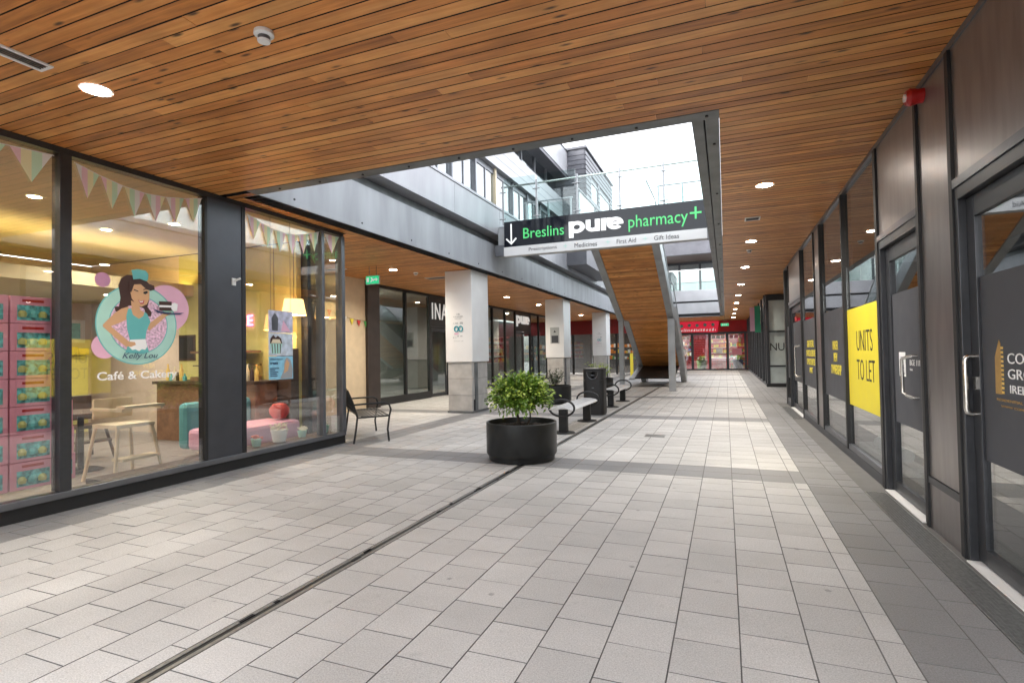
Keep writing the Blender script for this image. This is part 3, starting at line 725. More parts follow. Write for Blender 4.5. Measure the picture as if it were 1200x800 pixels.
def exit_sign(x, y, z, label, w=.36):
    t = thing('exit_sign', label, 'exit sign', (x, y, z), 'green exit signs')
    B('housing', M_WHITE, t, x-w/2, x+w/2, y-.02, y+.02, z, z+.19)
    B('lit_face', emit("green exit face", (.02, .34, .15), .22), t, x-w/2+.008, x+w/2-.008, y-.024, y-.0205, z+.008, z+.182)
    F = Vector((x, y-.0245, z)); Nn = Vector((0, -1, 0)); mb = MB()
    mb.prism([(-.15, .05), (-.09, .05), (-.09, .15), (-.15, .15)], F, XP, ZP, Nn, .002)
    mb.prism([(.02, .085), (.10, .085), (.10, .06), (.15, .10), (.10, .14), (.10, .115), (.02, .115)], F, XP, ZP, Nn, .002)
    mb.prism([(-.05, .05), (-.03, .04), (0, .09), (.02, .06), (.035, .065), (.01, .13), (-.02, .155), (-.035, .14), (-.02, .11)], F, XP, ZP, Nn, .002)
    mb.build('pictogram', M_WSIGN, t)
    MB().box(x-.1, x-.09, y-.005, y+.005, z+.19, ZC-.002).box(x+.09, x+.1, y-.005, y+.005, z+.19, ZC-.002).build('hanger', M_ALU, t)
exit_sign(-7.35, 10.05, 3.02, 'green running man exit sign hanging over the bench corner')
exit_sign(-.1+.1, 38.8, 3.0, 'small green and white exit sign beside the red fascia at the far end', .5)
# alarm sounder
t = thing('alarm_sounder', 'red fire alarm sounder high on the right wall corner', 'alarm', (1.40, 4.93, 3.33))
MB().tube([(1.448, 4.93, 3.31), (1.40, 4.93, 3.31)], .055, 16).build('base', M_RED, t)
MB().tube([(1.40, 4.93, 3.31), (1.36, 4.93, 3.31), (1.335, 4.93, 3.31)], [.06, .066, .05], 18).build('horn', M_RED, t, smooth=True)
MB().tube([(1.336, 4.93, 3.31), (1.325, 4.93, 3.31)], .03, 12).build('lens', M_WHITE, t)

# ================================================================== RIGHT VACANT UNIT
RX = 1.45
RN = Vector((-1, 0, 0)); RU = Vector((0, -1, 0))     # text reads towards the camera
vu = thing('vacant_shopfront', 'dark framed glass shopfront with yellow to let poster and slate window film', 'shopfront', (RX, 8, 0))
B('plinth', M_PANEL, vu, RX-.01, RX+.12, 6.39, 12.2, .0, .105)
MB().box(RX-.012, RX+.12, 14.47, 15.4, 0, .105).build('plinth', M_PANEL, vu)
B('head_rail', M_ALU, vu, RX-.012, RX+.1, -2.5, 15.4, 3.385, ZC-.002)
def mull(y0, y1, z0=0.0, z1=3.384, m=M_FRAMEB, proud=.02): return B('mullion', m, vu, RX-proud, RX+.1, y0, y1, z0+.106 if 6.39 < y0 < 12.2 else z0+.001, z1)
for y0, y1 in ((4.40, 4.455), (5.075, 5.125), (6.30, 6.385), (8.02, 8.085), (9.80, 9.86), (10.42, 10.48), (12.2, 12.27), (14.4, 14.46), (15.2, 15.4), (1.4, 1.46)): mull(y0, y1)
for y0, y1 in ((4.457, 5.073), (9.862, 10.418)):
    B('bronze_panel', M_BRONZE, vu, RX, RX+.04, y0, y1, .40 if y0 < 6 else .107, 3.384, bev=.004)
B('lower_panel', M_BRONZE, vu, RX-.004, RX+.04, 4.457, 5.073, .003, .345); B('panel_rail', M_FRAME, vu, RX-.014, RX+.04, 4.457, 5.073, .347, .398)
def pane(y0, y1, vz=(.68, 1.95), film=M_VINYL):
    MB().box(RX-.008, RX+.06, y0, y1, .107, .17).build('sill', M_ALU, vu, bev=.004)
    B('glass_pane', M_GLASSR, vu, RX+.02, RX+.03, y0, y1, .171, 3.384)
    f = B('window_film', film, vu, RX+.0175, RX+.0195, y0+.01, y1-.01, vz[0], vz[1]); return f
f1 = pane(6.387, 8.018, (.68, 1.88), M_YELLOW); f2 = pane(8.087, 9.798); f3 = pane(10.482, 12.198); f4 = pane(14.462, 15.198)
def rtext(s, mat, par, yl, yr, z0, z1, xx=None, **kw):
    return text(s, mat, par, (-yl, -yr, z0, z1), (xx if xx is not None else RX+.0172, 0, 0), RU, ZP, RN, .002, **kw)
rtext("UNITS", M_INK, f1, 7.52, 6.77, 1.36, 1.60, bold=-.008); rtext("TO LET", M_INK, f1, 7.54, 6.70, 1.02, 1.26, bold=-.008)
for s, a, b, c, d in (("UNDER", 9.08, 8.68, 1.37, 1.50), ("NEW", 9.02, 8.74, 1.20, 1.33), ("OWNERSHIP", 9.24, 8.48, 1.02, 1.16)): rtext(s, M_YELP, f2, a, b, c, d, bold=.02)
for s, a, b, c, d in (("GREAT RETAIL", 11.72, 10.9, 1.42, 1.55), ("OFFICE & LEISURE", 11.85, 10.75, 1.25, 1.37), ("OPPORTUNITIES", 11.8, 10.8, 1.09, 1.21), ("AWAIT", 11.5, 11.1, .94, 1.05)): rtext(s, M_YELP, f3, a, b, c, d, bold=.02)
def door(y0, y1, far_hinge, film, label):
    """glazed door between y0 (near) and y1 (far), recessed slightly; transom panel above"""
    D = RX+.035
    MB().box(RX-.01, RX+.1, y0, y0+.05, .012, 2.44).box(RX-.01, RX+.1, y1-.05, y1, .012, 2.44).box(RX-.01, RX+.1, y0+.05, y1-.05, 2.36, 2.44).build('door_frame', M_FRAME, vu, bev=.003)
    B('transom_bar', M_ALU, vu, RX-.02, RX+.1, y0, y1, 2.442, 2.50); B('transom_panel', M_BRONZE, vu, RX+.0, RX+.04, y0, y1, 2.502, 3.384)
    B('threshold', M_WHITE, vu, RX-.03, RX+.1, y0+.05, y1-.05, .001, .010)
    a, b = y0+.055, y1-.055
    d = MB().box(D, D+.05, a, a+.11, .02, 2.355).box(D, D+.05, b-.11, b, .02, 2.355).box(D, D+.05, a+.11, b-.11, 2.22, 2.355).box(D, D+.05, a+.11, b-.11, .02, .12).build('door', M_FRAME, vu, bev=.003)
    d['label'] = label
    B('glass_pane', M_GLASSR, d, D+.018, D+.028, a+.11, b-.11, .12, 2.22)
    B('window_film', M_VINYL, d, D+.0155, D+.0175, a+.113, b-.113, film[0], film[1])
    hy = y1-.1 if far_hinge else y0+.13+.06
    return d, D
def handle(d, D, y, z0, z1, dx=.075, r=.014, lever=0):
    xx = D-dx
    pts = [(D, y+lever, z1), (xx+.02, y+lever, z1), (xx+.004, y+lever*.5, z1-.01), (xx, y, z1-.03), (xx, y, z0+.03), (xx+.004, y+lever*.5, z0+.01), (xx+.02, y+lever, z0), (D, y+lever, z0)]
    MB().tube(pts, r, 10).build('handle', M_CHROME, d, smooth=True)
dA, D = door(2.75, 4.395, True, (.68, 1.83), 'nearest glass door with company name in white and gold building emblem')
handle(dA, D, 4.30, .96, 1.33, .05, .015)
MB().box(D-.012, D-.0005, 4.26, 4.30, 1.12, 1.20).build('lock', M_CHROME, dA)
fx = D+.0152
for s, a, b, c, d_ in (("COMER", 3.905, 3.47, 1.292, 1.352), ("GROUP", 3.905, 3.47, 1.205, 1.262), ("IRELAND", 3.885, 3.49, 1.125, 1.17)): rtext(s, M_WHITEP, dA, a, b, c, d_, xx=fx)
rtext("RESIDENTIAL COMMERCIAL", M_GOLD, dA, 4.05, 3.4, 1.07, 1.085, xx=fx); rtext("WWW COMERGROUP IE", M_GOLD, dA, 4.0, 3.5, 1.035, 1.048, xx=fx)
mb = MB(); mb.prism([(-4.06, 1.11), (-3.985, 1.11), (-3.985, 1.41), (-4.0, 1.43), (-4.055, 1.33)], (fx, 0, 0), RU, ZP, RN, .002); mb.build('building_emblem', M_GOLD, dA)
mb = MB()
for i in range(11): mb.prism([(-3.982, 1.115+i*.026), (-3.955, 1.115+i*.026), (-3.955, 1.13+i*.026), (-3.982, 1.13+i*.026)], (fx, 0, 0), RU, ZP, RN, .002)
mb.build('emblem_windows', M_GOLDL, dA)
dB, D = door(5.127, 6.298, False, (.69, 1.90), 'second glass door with a white paper notice taped inside'); handle(dB, D, 5.62, .97, 1.32, .055, .014, -.22)
MB().prism([(-5.965, 1.13), (-5.78, 1.13), (-5.78, 1.35), (-5.965, 1.35)], (fx, 0, 0), RU, ZP, RN, .002).build('paper_notice', M_WHITEP, dB)
rtext("UNIT", M_GREY_INK, dB, 5.91, 5.83, 1.28, 1.31, xx=fx-.0025); rtext("CC", M_GREY_INK, dB, 5.92, 5.82, 1.20, 1.245, xx=fx-.0025); rtext("notice", M_GREY_INK, dB, 5.93, 5.81, 1.15, 1.17, xx=fx-.0025)
rtext("BGE 111", M_WHITEP, dB, 5.66, 5.40, 1.235, 1.285, xx=fx); rtext("Unit", M_WHITEP, dB, 5.66, 5.59, 1.19, 1.21, xx=fx)
dC, D = door(12.275, 14.395, True, (.66, 2.0), 'farthest glass door of the vacant unit with tall steel handle'); handle(dC, D, 13.05, .8, 1.45, .09, .02, -.1)
MB().prism([(-13.85, 2.02), (-13.5, 2.02), (-13.5, 2.12), (-13.85, 2.12)], (fx, 0, 0), RU, ZP, RN, .002).build('red_sticker', M_RED, dC)
# interior of the vacant unit
struct(B('wall', M_DKINT, None, 5.0, 5.1, -2.5, 15.3, 0, 3.4)); struct(B('wall', M_DKINT, None, RX+.1, 5.0, 15.25, 15.4, 0, ZC-.003)); struct(B('floor', M_DKINT, None, RX+.101, 5.0, -2.5, 15.25, -.01, .004)); struct(B('ceiling', M_GALV, None, RX+.102, 5.0, -2.5, 15.24, 3.40, 3.428))
struct(B('wall', M_PANEL, None, RX, RX+.1, -2.5, 1.4, 0, 3.38)); MB_ = B('glass_pane', M_GLASSR, vu, RX+.02, RX+.03, 1.462, 2.748, .01, 3.384)
# frosted roll of film on the window floor
tag(MB().tube([(RX+.22, 6.5, .30), (RX+.22, 7.5, .28)], .07, 14).build('rolled_film', M_FROST, None, smooth=True), 'pale rolled sheet lying on the sill behind the to let poster window', 'roll')
MB().box(RX+.1, RX+.35, 6.4, 8.0, .107, .205).build('window_board', M_GALV, vu)

# recess + projecting glass unit + far right shops
pu = thing('projecting_shopfront', 'shopfront standing proud with pale frosted glass and black lettering on its side', 'shopfront', (1.5, 22, 0))
B('frosted_glass', M_FROST, pu, 1.52, 3.6, 22.03, 22.06, .14, 3.2)
MB().box(1.42, 1.52, 21.98, 22.2, .12, ZC-.002).box(3.6, 3.7, 21.98, 22.2, .12, ZC-.002).box(1.52, 3.6, 21.99, 22.1, 3.2, ZC-.002).box(1.52, 3.6, 21.995, 22.08, 2.02, 2.08).box(1.52, 3.6, 21.995, 22.08, .74, .80).build('frame', M_FRAME, pu)
B('base', M_FRAMEB, pu, 1.40, 3.7, 21.96, 22.3, .001, .12)
text("NUI", M_INK, pu, (1.545, 2.10, 1.34, 1.62), (0, 22.028, 0), XP, ZP, (0, -1, 0), .003)
MB().box(1.42, 1.6, 22.2, 40, .001, .10).build('plinth', M_PANEL, pu)
y = 22.3; i = 0
while y < 39.5:
    B('mullion', M_FRAME, pu, 1.38, 1.52, y, y+.12, .102, ZC-.003)
    B('glass_pane', M_GLASSR, pu, 1.44, 1.455, y+.12, y+1.78, .102, 2.5)
    B('upper_panel', M_FRAME, pu, 1.43, 1.5, y+.12, y+1.78, 2.5, ZC-.003)
    if i % 2 == 0: B('window_poster', M_YELP if i % 4 else M_WHITEP, pu, 1.47, 1.475, y+.5, y+1.3, .7, 2.1)
    y += 1.9; i += 1
struct(B('wall', M_DKINT, None, 4.2, 4.3, 15.4, 40, 0, ZC+.02)); struct(B('wall', M_DKINT, None, 2.6, 2.7, 22.31, 40, 0, ZC+.02))
bn = thing('hanging_banner', 'pink and green vertical banner projecting from the far right shopfront', 'banner', (1.3, 24.5, 2.2))
B('fabric', M_PINK, bn, .98, 1.16, 24.5, 24.52, 2.15, 3.15); B('green_half', pm("green fabric", (.05, .35, .2), .7), bn, 1.162, 1.38, 24.5, 24.52, 2.1, 3.2)

# ================================================================== END WALL SHOP (red)
es = thing('red_shopfront', 'red fascia shop with tall glass doors closing the end of the arcade', 'shopfront', (-1, 40, 0))
B('fascia', M_REDF, es, -3.6, 1.42, 39.9, 40.1, 2.65, ZC-.001)
bd = MB().prism([(-3.15, 2.72), (-.5, 2.62), (-.36, 3.42), (-3.18, 3.42)], (0, 39.86, 0), XP, ZP, (0, -1, 0), .05).build('banner_board', emit("lit red banner", (.62, .02, .05), .08), es)
mb = MB(); r = random.Random(3)
for i in range(5): mb.disc((-2.85+i*.52, 39.805, 3.16+r.uniform(-.06, .06)), .11, (0, -1, 0), 12)
mb.build('picture_spot', M_TEAL, es)
mb = MB(); xx = -3.0
while xx < -.65:
    w = r.uniform(.05, .16); h = r.uniform(.1, .22); mb.prism([(xx, 2.74), (xx+w*.8, 2.74), (xx+w, 2.74+h), (xx+w*.4, 2.74+h*.8)], (0, 39.806, 0), XP, ZP, (0, -1, 0), .004); xx += w*1.35
mb.build('white_print', emit("white banner print", (.85, .8, .8), .05), es)
for i, x in enumerate((-4.6, -3.38, -2.25, -1.1, .05, 1.2)): B('mullion', M_FRAME, es, x, x+.17, 39.9, 40.05, .1, 2.65)
B('base', M_FRAME, es, -4.6, 1.42, 39.92, 40.04, .001, .1); B('head', M_FRAME, es, -4.6, 1.42, 39.88, 40.06, 2.5, 2.649)
for i, x in enumerate((-4.43, -3.21, -2.08, -.93, .22)): B('glass_pane', M_GLASSR, es, x, x+.96, 39.97, 39.985, .1, 2.5)
def shelves(x0, x1, y, z0, z1, par, cols, seed, back=M_WHITE, axis='x'):
    r = random.Random(seed); z = z0; bk = MB(); it = MB()
    while z < z1-.2:
        if axis == 'x': bk.box(x0, x1, y, y+.4, z, z+.03)
        else: bk.box(y, y+.4, x0, x1, z, z+.03)
        x = x0+.02
        while x < x1-.1:
            w = r.uniform(.1, .26); h = r.uniform(.1, .27)
            mi = r.randrange(len(cols))
            if axis == 'x': it.box(x, x+w*.92, y+.02, y+.3, z+.031, z+.03+h, mi)
            else: it.box(y+.1, y+.38, x, x+w*.92, z+.031, z+.03+h, mi)
            x += w
        z += .38
    bk.build('shelf', back, par); stuff(it.build('goods', cols, par))
COLS = [pm("goods red", (.55, .03, .03), .5), pm("goods orange", (.75, .25, .04), .5), pm("goods yellow", (.8, .6, .06), .5), pm("goods green", (.08, .32, .08), .5), pm("goods white", (.75, .75, .72), .5), pm("goods blue", (.05, .15, .45), .5), pm("goods pink", (.7, .2, .3), .5)]
ds = thing('display_shelf', 'crowded colourful shelves behind the glass doors of the red shop', 'shelves', (-1, 41, 0))
shelves(-4.5, -2.3, 41.9, 1.0, 2.3, ds, COLS, 11); shelves(-1.0, .3, 41.7, .8, 2.4, ds, COLS[:3], 12); shelves(.3, 1.4, 41.2, .1, 2.2, ds, COLS[1:4], 14)
r = random.Random(8)
for i, x in enumerate((-4.43, -3.21, -2.08, -.93, .22)):
    mb = MB()
    for q in range(3): mb.box(x+.06+q*.3, x+.06+q*.3+.22, 39.962, 39.966, 2.2, 2.42)
    mb.box(x+.1+r.uniform(0, .5), x+.35+r.uniform(.3, .5), 39.962, 39.965, 1.2+r.uniform(-.2, .2), 1.5)
    mb.build('window_notice', M_WHITEP if i % 2 else M_PINKB, es)
for x in (-3.9, -2.7): MB().bar((x, 41, .2), (x+.25, 41, 2.4), .07, .02).build('hanging_strip', M_WHITEP, es)
struct(B('wall', M_REDF, None, -5, 4, 42.4, 42.5, 0, 3.4)); struct(B('ceiling', M_WHITE, None, -5, 4, 40.1, 42.4, 2.9, 2.95))
for x, q in ((-3.6, 'left'), (-1.6, 'middle'), (.4, 'right')): downlight(x, 41.0, q+' ceiling lamp inside the red shop', 2.9, .1, 30, M_WARMLAMP, 'lamps inside the red shop')
for (x, y, lab, m) in ((.8, 40.9, 'blue bucket display inside the red shop door', M_NAVY), (-1.6, 40.8, 'green plant display behind the second door of the red shop', M_LEAF)):
    t = thing('floor_display', lab, 'display', (x, y, 0)); MB().lathe([(.0001, .01), (.28, .01), (.36, .7), (.33, .7), (.3, .6), (.0001, .6)], (x, y, 0), 20).build('tub', m, t, smooth=True)
    mb = MB(); r = random.Random(4)
    for i in range(26):
        a = r.uniform(0, 6.28); q = r.uniform(0, .25); mb.obox((x+q*math.cos(a), y+q*math.sin(a), .7+r.uniform(0, .25)), (.05, 0, .02), (0, .05, .01), (.0, .02, .05), r.randrange(3))
    mb.build('contents', [M_LEAF, M_LEAFL, COLS[4]], t)

# ================================================================== LEFT WING SHOPS
LX = -9.1
LN = Vector((1, 0, 0)); LU = Vector((0, 1, 0))
mz = struct(B('wall', M_BEIGE, None, LX-.3, LX+.25, 7.4, 11.75, .0, ZC-.001))
bo = thing('shop_bunting', 'tiny string of coloured flags across the beige wall by the bench', 'bunting', (LX+.3, 11, 2.4))
mb = MB(); pts = []
for i in range(9): pts.append((LX+.27, 10.2+i*.28, 2.55-.12*math.sin(PI*i/8)-.02*i))
MB().tube(pts, .004, 5).build('string', M_DWOOD, bo)
for i, p in enumerate(pts[:-1]):
    MB().prism([(0, 0), (.16, -.01), (.08, -.17)], (p[0]+.004, p[1]+.05, p[2]-.01), LU, ZP, LN, .003).build('flag', (COLS[0], COLS[3], COLS[4], M_YELP)[i % 4], bo)
B_ = thing('bronze_pier', 'dark bronze pier between the beige wall and the first left shop window', 'pier', (LX, 12, 0)); B('casing', pm("dark bronze", (.07, .055, .05), .4, .5), B_, LX-.3, LX+.32, 11.76, 12.3, .0, ZC-.002, bev=.01); B('return', M_FRAMEB, B_, LX-.2, LX+.1, 12.31, 12.58, .0, ZC-.002)
ia = thing('corner_shopfront', 'black framed shop with tall white name letters over its door', 'shopfront', (LX, 15, 0))
def lglass(par, y0, y1, z0=.22, z1=ZC-.08): B('glass_pane', M_GLASSW2, par, LX-.02, LX-.008, y0, y1, z0, z1)
M_GLASSW2 = glass("reflective shop glass", 2.5, (.75, .8, .78))
B('plinth', M_FRAMEB, ia, LX-.06, LX+.03, 12.58, 15.5, .0, .22); B('head_rail', M_FRAMEB, ia, LX-.06, LX+.03, 12.58, 18.9, ZC-.08, ZC-.002)
for y in (12.58, 14.0, 15.42): B('mullion', M_FRAMEB, ia, LX-.06, LX+.04, y, y+.075, .221, ZC-.081)
lglass(ia, 12.655, 13.998); lglass(ia, 14.077, 15.418)
B('name_panel', M_FRAMEB, ia, LX-.05, LX+.02, 15.5, 17.9, 2.36, ZC-.082); text("INACHI", M_LIT, ia, (15.62, 17.72, 2.60, 3.16), (LX+.021, 0, 0), LU, ZP, LN, .02, spacing=1.2)
MB().box(LX-.06, LX+.03, 15.497, 15.56, .01, 2.35).box(LX-.06, LX+.03, 17.84, 17.9, .01, 2.35).box(LX-.06, LX+.03, 15.56, 17.84, 2.29, 2.35).box(LX-.05, LX+.02, 16.66, 16.74, .01, 2.29).build('door_frame', M_FRAMEB, ia)
for a, b in ((15.57, 16.65), (16.75, 17.83)):
    d = MB().box(LX-.04, LX, a, a+.08, .01, 2.28).box(LX-.04, LX, b-.08, b, .01, 2.28).box(LX-.04, LX, a+.08, b-.08, .01, .12).box(LX-.04, LX, a+.08, b-.08, 2.2, 2.28).build('door', M_FRAME, ia)
    B('glass_pane', M_GLASSW2, d, LX-.026, LX-.016, a+.08, b-.08, .12, 2.2)
    hy = b-.14 if a < 16 else a+.14
    MB().tube([(LX+.06, hy, .7), (LX+.06, hy, 1.6)], .018, 8).build('handle', M_CHROME, d)
B('window_frame', M_FRAMEB, ia, LX-.05, LX+.02, 17.9, 18.0, 0, 3.35); lglass(ia, 18.0, 18.9); B('pier', M_FRAMEB, ia, LX-.1, LX+.05, 18.9, 19.4, 0, ZC-.003)
struct(B('wall', M_GALV, None, -13, -12.9, 11.4, 34.3, 0, 3.42)); struct(B('wall', M_GALV, None, -11.0, -10.9, 12.4, 19.2, 0, 3.39)); struct(B('wall', M_GALV, None, -12.9, LX-.1, 12.3, 12.4, 0, 3.42)); struct(B('wall', M_GALV, None, -12.9, LX-.1, 19.2, 19.3, 0, 3.42))  # nearer inner wall added so the glass looks pale like its reflections
ps = thing('pharmacy_shopfront', 'glazed pharmacy front with white name letters and red lit interior', 'shopfront', (LX, 24, 0))
B('plinth', M_FRAMEB, ps, LX-.06, LX+.03, 19.4, 29.0, 0, .12); B('head_rail', M_FRAMEB, ps, LX-.06, LX+.03, 19.4, 29.0, ZC-.08, ZC-.002)
for y in (19.4, 20.6, 22.0, 23.25, 25.3, 26.6, 28.0, 28.9): B('mullion', M_FRAMEB, ps, LX-.05, LX+.04, y, y+.08, .12, ZC-.08)
for a, b in ((19.48, 20.6), (20.68, 22.0), (22.08, 23.25), (25.38, 26.6), (26.68, 28.0), (28.08, 28.9)): B('glass_pane', M_GLASSW2, ps, LX-.02, LX-.008, a, b, .12, ZC-.08)
B('name_panel', pm("grey name panel", (.03, .028, .03), .5), ps, LX-.04, LX+.02, 23.33, 25.3, 2.45, ZC-.08)
pure_word(M_LIT, ps, (23.38, 25.15, 2.68, 3.2), (LX+.021, 0, 0), LU, ZP, LN, .04)
for a, b in ((23.33, 24.29), (24.33, 25.3)):
    d = MB().box(LX-.04, LX, a, a+.08, .13, 2.44).box(LX-.04, LX, b-.08, b, .13, 2.44).box(LX-.04, LX, a+.08, b-.08, 2.34, 2.44).build('door', M_FRAME, ps); B('glass_pane', M_GLASSW2, d, LX-.026, LX-.016, a+.08, b-.08, .13, 2.34)
pd = thing('pharmacy_display', 'red and orange stocked shelves glowing inside the pharmacy', 'shelves', (LX-1.4, 24, 0))
shelves(20, 28.6, LX-3.2, .9, 2.5, pd, COLS[:3]+COLS[:1]+COLS[6:], 21, M_WHITE, 'y')
for y, q in ((21.5, 'nearest'), (24.5, 'middle'), (27.5, 'farthest')): downlight(LX-.9, y, q+' ceiling lamp inside the pharmacy', 3.38, .1, 5, M_WARMLAMP, 'lamps inside the pharmacy')
downlight(LX-1.5, 14.0, 'added unseen lamp brightening the corner shop with white letters', 3.38, .1, 90, M_LAMP, 'added lamps inside the corner shop')  # lamp added to brighten the interior in place of pale glass reflections
struct(B('ceiling', M_GALV, None, -12.9, LX-.1, 12.4, 29.0, 3.40, 3.425))
# far left dark shops with red fascia
fs = thing('far_shopfront', 'dark shop with deep red fascia and lit produce beyond the farthest pillar', 'shopfront', (-9, 31, 0))
B('fascia', pm("deep red fascia", (.20, .008, .01), .5), fs, -12.5, -3.6, 33.6, 33.75, 2.55, ZC-.002)
for x in (-12, -10.6, -9.2, -7.8, -6.4, -5.0): B('mullion', M_FRAMEB, fs, x, x+.12, 33.62, 33.74, 0, 2.549)
for x in (-11.88, -10.48, -9.08, -7.68, -6.28): B('glass_pane', M_GLASS, fs, x, x+1.28, 33.68, 33.69, .05, 2.549)
fd = thing('produce_display', 'orange and green stocked shelves lit behind the farthest left shop window', 'shelves', (-8, 35, 0)); shelves(-7.4, -5.2, 34.8, .9, 2.2, fd, [COLS[1], COLS[1], COLS[2], COLS[3], COLS[4]], 31, M_DWOOD)
struct(B('wall', M_DKINT, None, -13, -3.7, 36, 36.1, 0, 3.4))
for x, q in ((-9.5, 'left'), (-6.5, 'right')): downlight(x, 34.4, q+' ceiling lamp inside the farthest left shop', 3.3, .1, 3 if q == 'left' else 14, M_WARMLAMP, 'lamps inside the farthest left shop')
tag(B('yellow_post', M_YELP, None, -5.0, -4.85, 30.5, 30.65, .001, 1.3), 'yellow upright post standing behind the staircase', 'post')

# ================================================================== CAFE
CX = -5.8
cf = thing('cafe_shopfront', 'cafe front of four tall panes in dark frames with waitress logo', 'shopfront', (CX, 4, 0))
B('plinth', M_FRAMEB, cf, CX-.12, CX+.01, -2.5, 7.13, .001, .125)
B('head_rail', M_FRAME, cf, CX-.1, CX+.015, -2.5, 7.13, 3.37, ZC-.002)
B('sill', M_ALU, cf, CX-.1, CX+.035, -2.5, 7.13, .127, .19, bev=.006)
def cm(y0, y1, m=M_FRAME, pr=.03): return B('mullion', m, cf, CX-.1, CX+pr, y0, y1, .192, 3.368, bev=.003)
cm(3.085, 3.185); cm(1.4, 1.5); cm(4.60, 4.635, M_FRAMEB, .02); cm(5.13, 5.19, M_FRAMEB, .02); cm(6.60, 6.66, M_ALU); cm(7.06, 7.14, M_ALU)
B('spandrel_panel', M_PANEL, cf, CX-.08, CX+.012, 4.637, 5.128, .192, 3.368)
MB().tube([(CX+.02, 5.0, 2.38), (CX+.06, 5.02, 2.40), (CX+.09, 5.05, 2.42)], .014, 8).box(CX+.012, CX+.03, 4.98, 5.03, 2.33, 2.42).build('bracket', M_WHITE, cf)
for a, b in ((-2.5, 1.4), (1.5, 3.085), (3.185, 4.60), (5.19, 6.60), (6.66, 7.06)): B('glass_pane', M_GLASS, cf, CX-.02, CX-.008, a, b, .192, 3.368)
# return side of the cafe
MB().box(-6.55, CX-.1, 7.05, 7.13, .001, .125).box(-6.55, CX-.1, 7.05, 7.13, 3.37, ZC-.002).box(-6.55, -6.47, 7.05, 7.13, .127, 3.368).build('return_frame', M_FRAME, cf)
B('glass_pane', M_GLASS, cf, -6.47, CX-.102, 7.085, 7.097, .127, 3.368)
struct(B('wall', pm("dark bronze", (.07, .055, .05), .4, .5), None, -12.4, -6.552, 7.2, 7.35, 0, ZC-.002)); struct(B('wall', M_YWALL, None, -9.6, -6.75, 7.09, 7.199, 0, 3.36)); struct(B('wall', M_PWALL, None, -12.2, -9.601, 7.09, 7.199, 0, 3.36))
struct(B('wall', M_PWALL, None, -12.3, -12.2, -2.5, 7.19, 0, 3.36)); struct(B('wall', M_YWALL, None, -12.2, CX-.12, -2.6, -2.5, 0, 3.36)); struct(B('ceiling', M_CEILC, None, -12.2, CX-.12, -2.5, 7.08, 3.372, 3.40)); struct(B('floor', M_CFLOOR, None, -12.2, CX-.13, -2.5, 7.08, -.01, .006))
# bulkhead with cove light
ck = thing('cove_bulkhead', 'dropped ceiling with glowing yellow cove light across the back of the cafe', 'ceiling light', (-10, 3, 2.6))
B('soffit', M_CEILC, ck, -12.2, -9.2, -2.5, 7.08, 2.58, 2.66); B('lip', M_CEILC, ck, -9.28, -9.2, -2.5, 7.08, 2.661, 2.78)
B('cove_strip', emit("cove glow", (1, .78, .34), 4), ck, -9.42, -9.36, -2.4, 7.0, 2.662, 2.69)
k = 0
for (x, y, lab) in ((-7.4, 2.3, 'cafe ceiling lamp nearest the left picture edge'), (-7.6, 3.8, 'cafe ceiling lamp in front of the waitress logo'), (-7.4, 5.4, 'cafe ceiling lamp behind the bunting of the middle pane'), (-8.7, 3.0, 'cafe ceiling lamp just in front of the glowing cove'), (-8.6, 5.2, 'cafe ceiling lamp near the yellow wall'), (-7.6, .6, 'cafe ceiling lamp outside the picture')):
    downlight(x, y, lab, 3.37, .06, 26, M_WARMLAMP, 'small lamps in the cafe ceiling', (1, .92, .78))
for (x, y, lab) in ((-10.2, 1.5, 'lamp under the cafe bulkhead by the box stacks'), (-10.2, 4.2, 'lamp under the cafe bulkhead above the picture frames'), (-10.2, 6.2, 'lamp under the cafe bulkhead in the far corner')):
    downlight(x, y, lab, 2.578, .06, 22, M_WARMLAMP, 'small lamps under the cafe bulkhead', (1, .92, .78))
# ---- waitress roundel on the glass
LC = Vector((CX-.006, 3.83, 1.79)); K = .41/220
def lp(*pts): return [((px-395)*K, -(py-400)*K) for px, py in pts]
lay = [0]
lg = thing('cafe_logo', 'round mint and pink waitress logo with cafe name stuck on the glass', 'logo', tuple(LC))
def decal(nm, mat, pts):
    lay[0] += 1; return MB().prism(lp(*pts), LC+LN*(.0006*lay[0]), LU, ZP, LN, .0006).build(nm, mat, lg)
def circ(cx, cy_, r, n=40): return [(cx+r*math.cos(2*PI*i/n), cy_-r*math.sin(2*PI*i/n)) for i in range(n)]
decal('pink_circle', M_PINK, circ(565, 300, 140)); decal('pink_circle', M_PINK, circ(215, 530, 66)); decal('pink_dot', pm("mauve print", (.45, .22, .35), .5), circ(205, 170, 40))
decal('mint_outline', M_TEALP, circ(395, 405, 228, 56)); decal('mint_disc', M_MINT, circ(395, 405, 222, 56)); decal('inner_ring', M_TEALP, circ(400, 405, 166, 48)); decal('inner_disc', pm("pink floral print", (.70, .45, .58), .5, var=.5, scale=45), circ(400, 405, 161, 48))
decal('hair', M_HAIR, [(360, 125), (420, 130), (455, 165), (485, 172), (488, 195), (462, 205), (452, 200), (455, 260), (445, 300), (470, 330), (464, 356), (440, 352), (425, 310), (390, 300), (340, 300), (322, 320), (300, 340), (270, 338), (264, 312), (288, 308), (296, 260), (284, 190), (300, 150), (330, 128)])
decal('arm', M_SKIN, [(340, 305), (300, 320), (262, 350), (205, 412), (205, 424), (300, 512), (330, 535), (372, 525), (372, 505), (340, 502), (246, 420), (300, 395), (335, 375)]); decal('arm', M_SKIN, [(430, 370), (452, 440), (500, 400), (560, 345), (590, 332), (585, 322), (545, 328), (510, 352), (450, 400), (442, 350), (425, 330)])
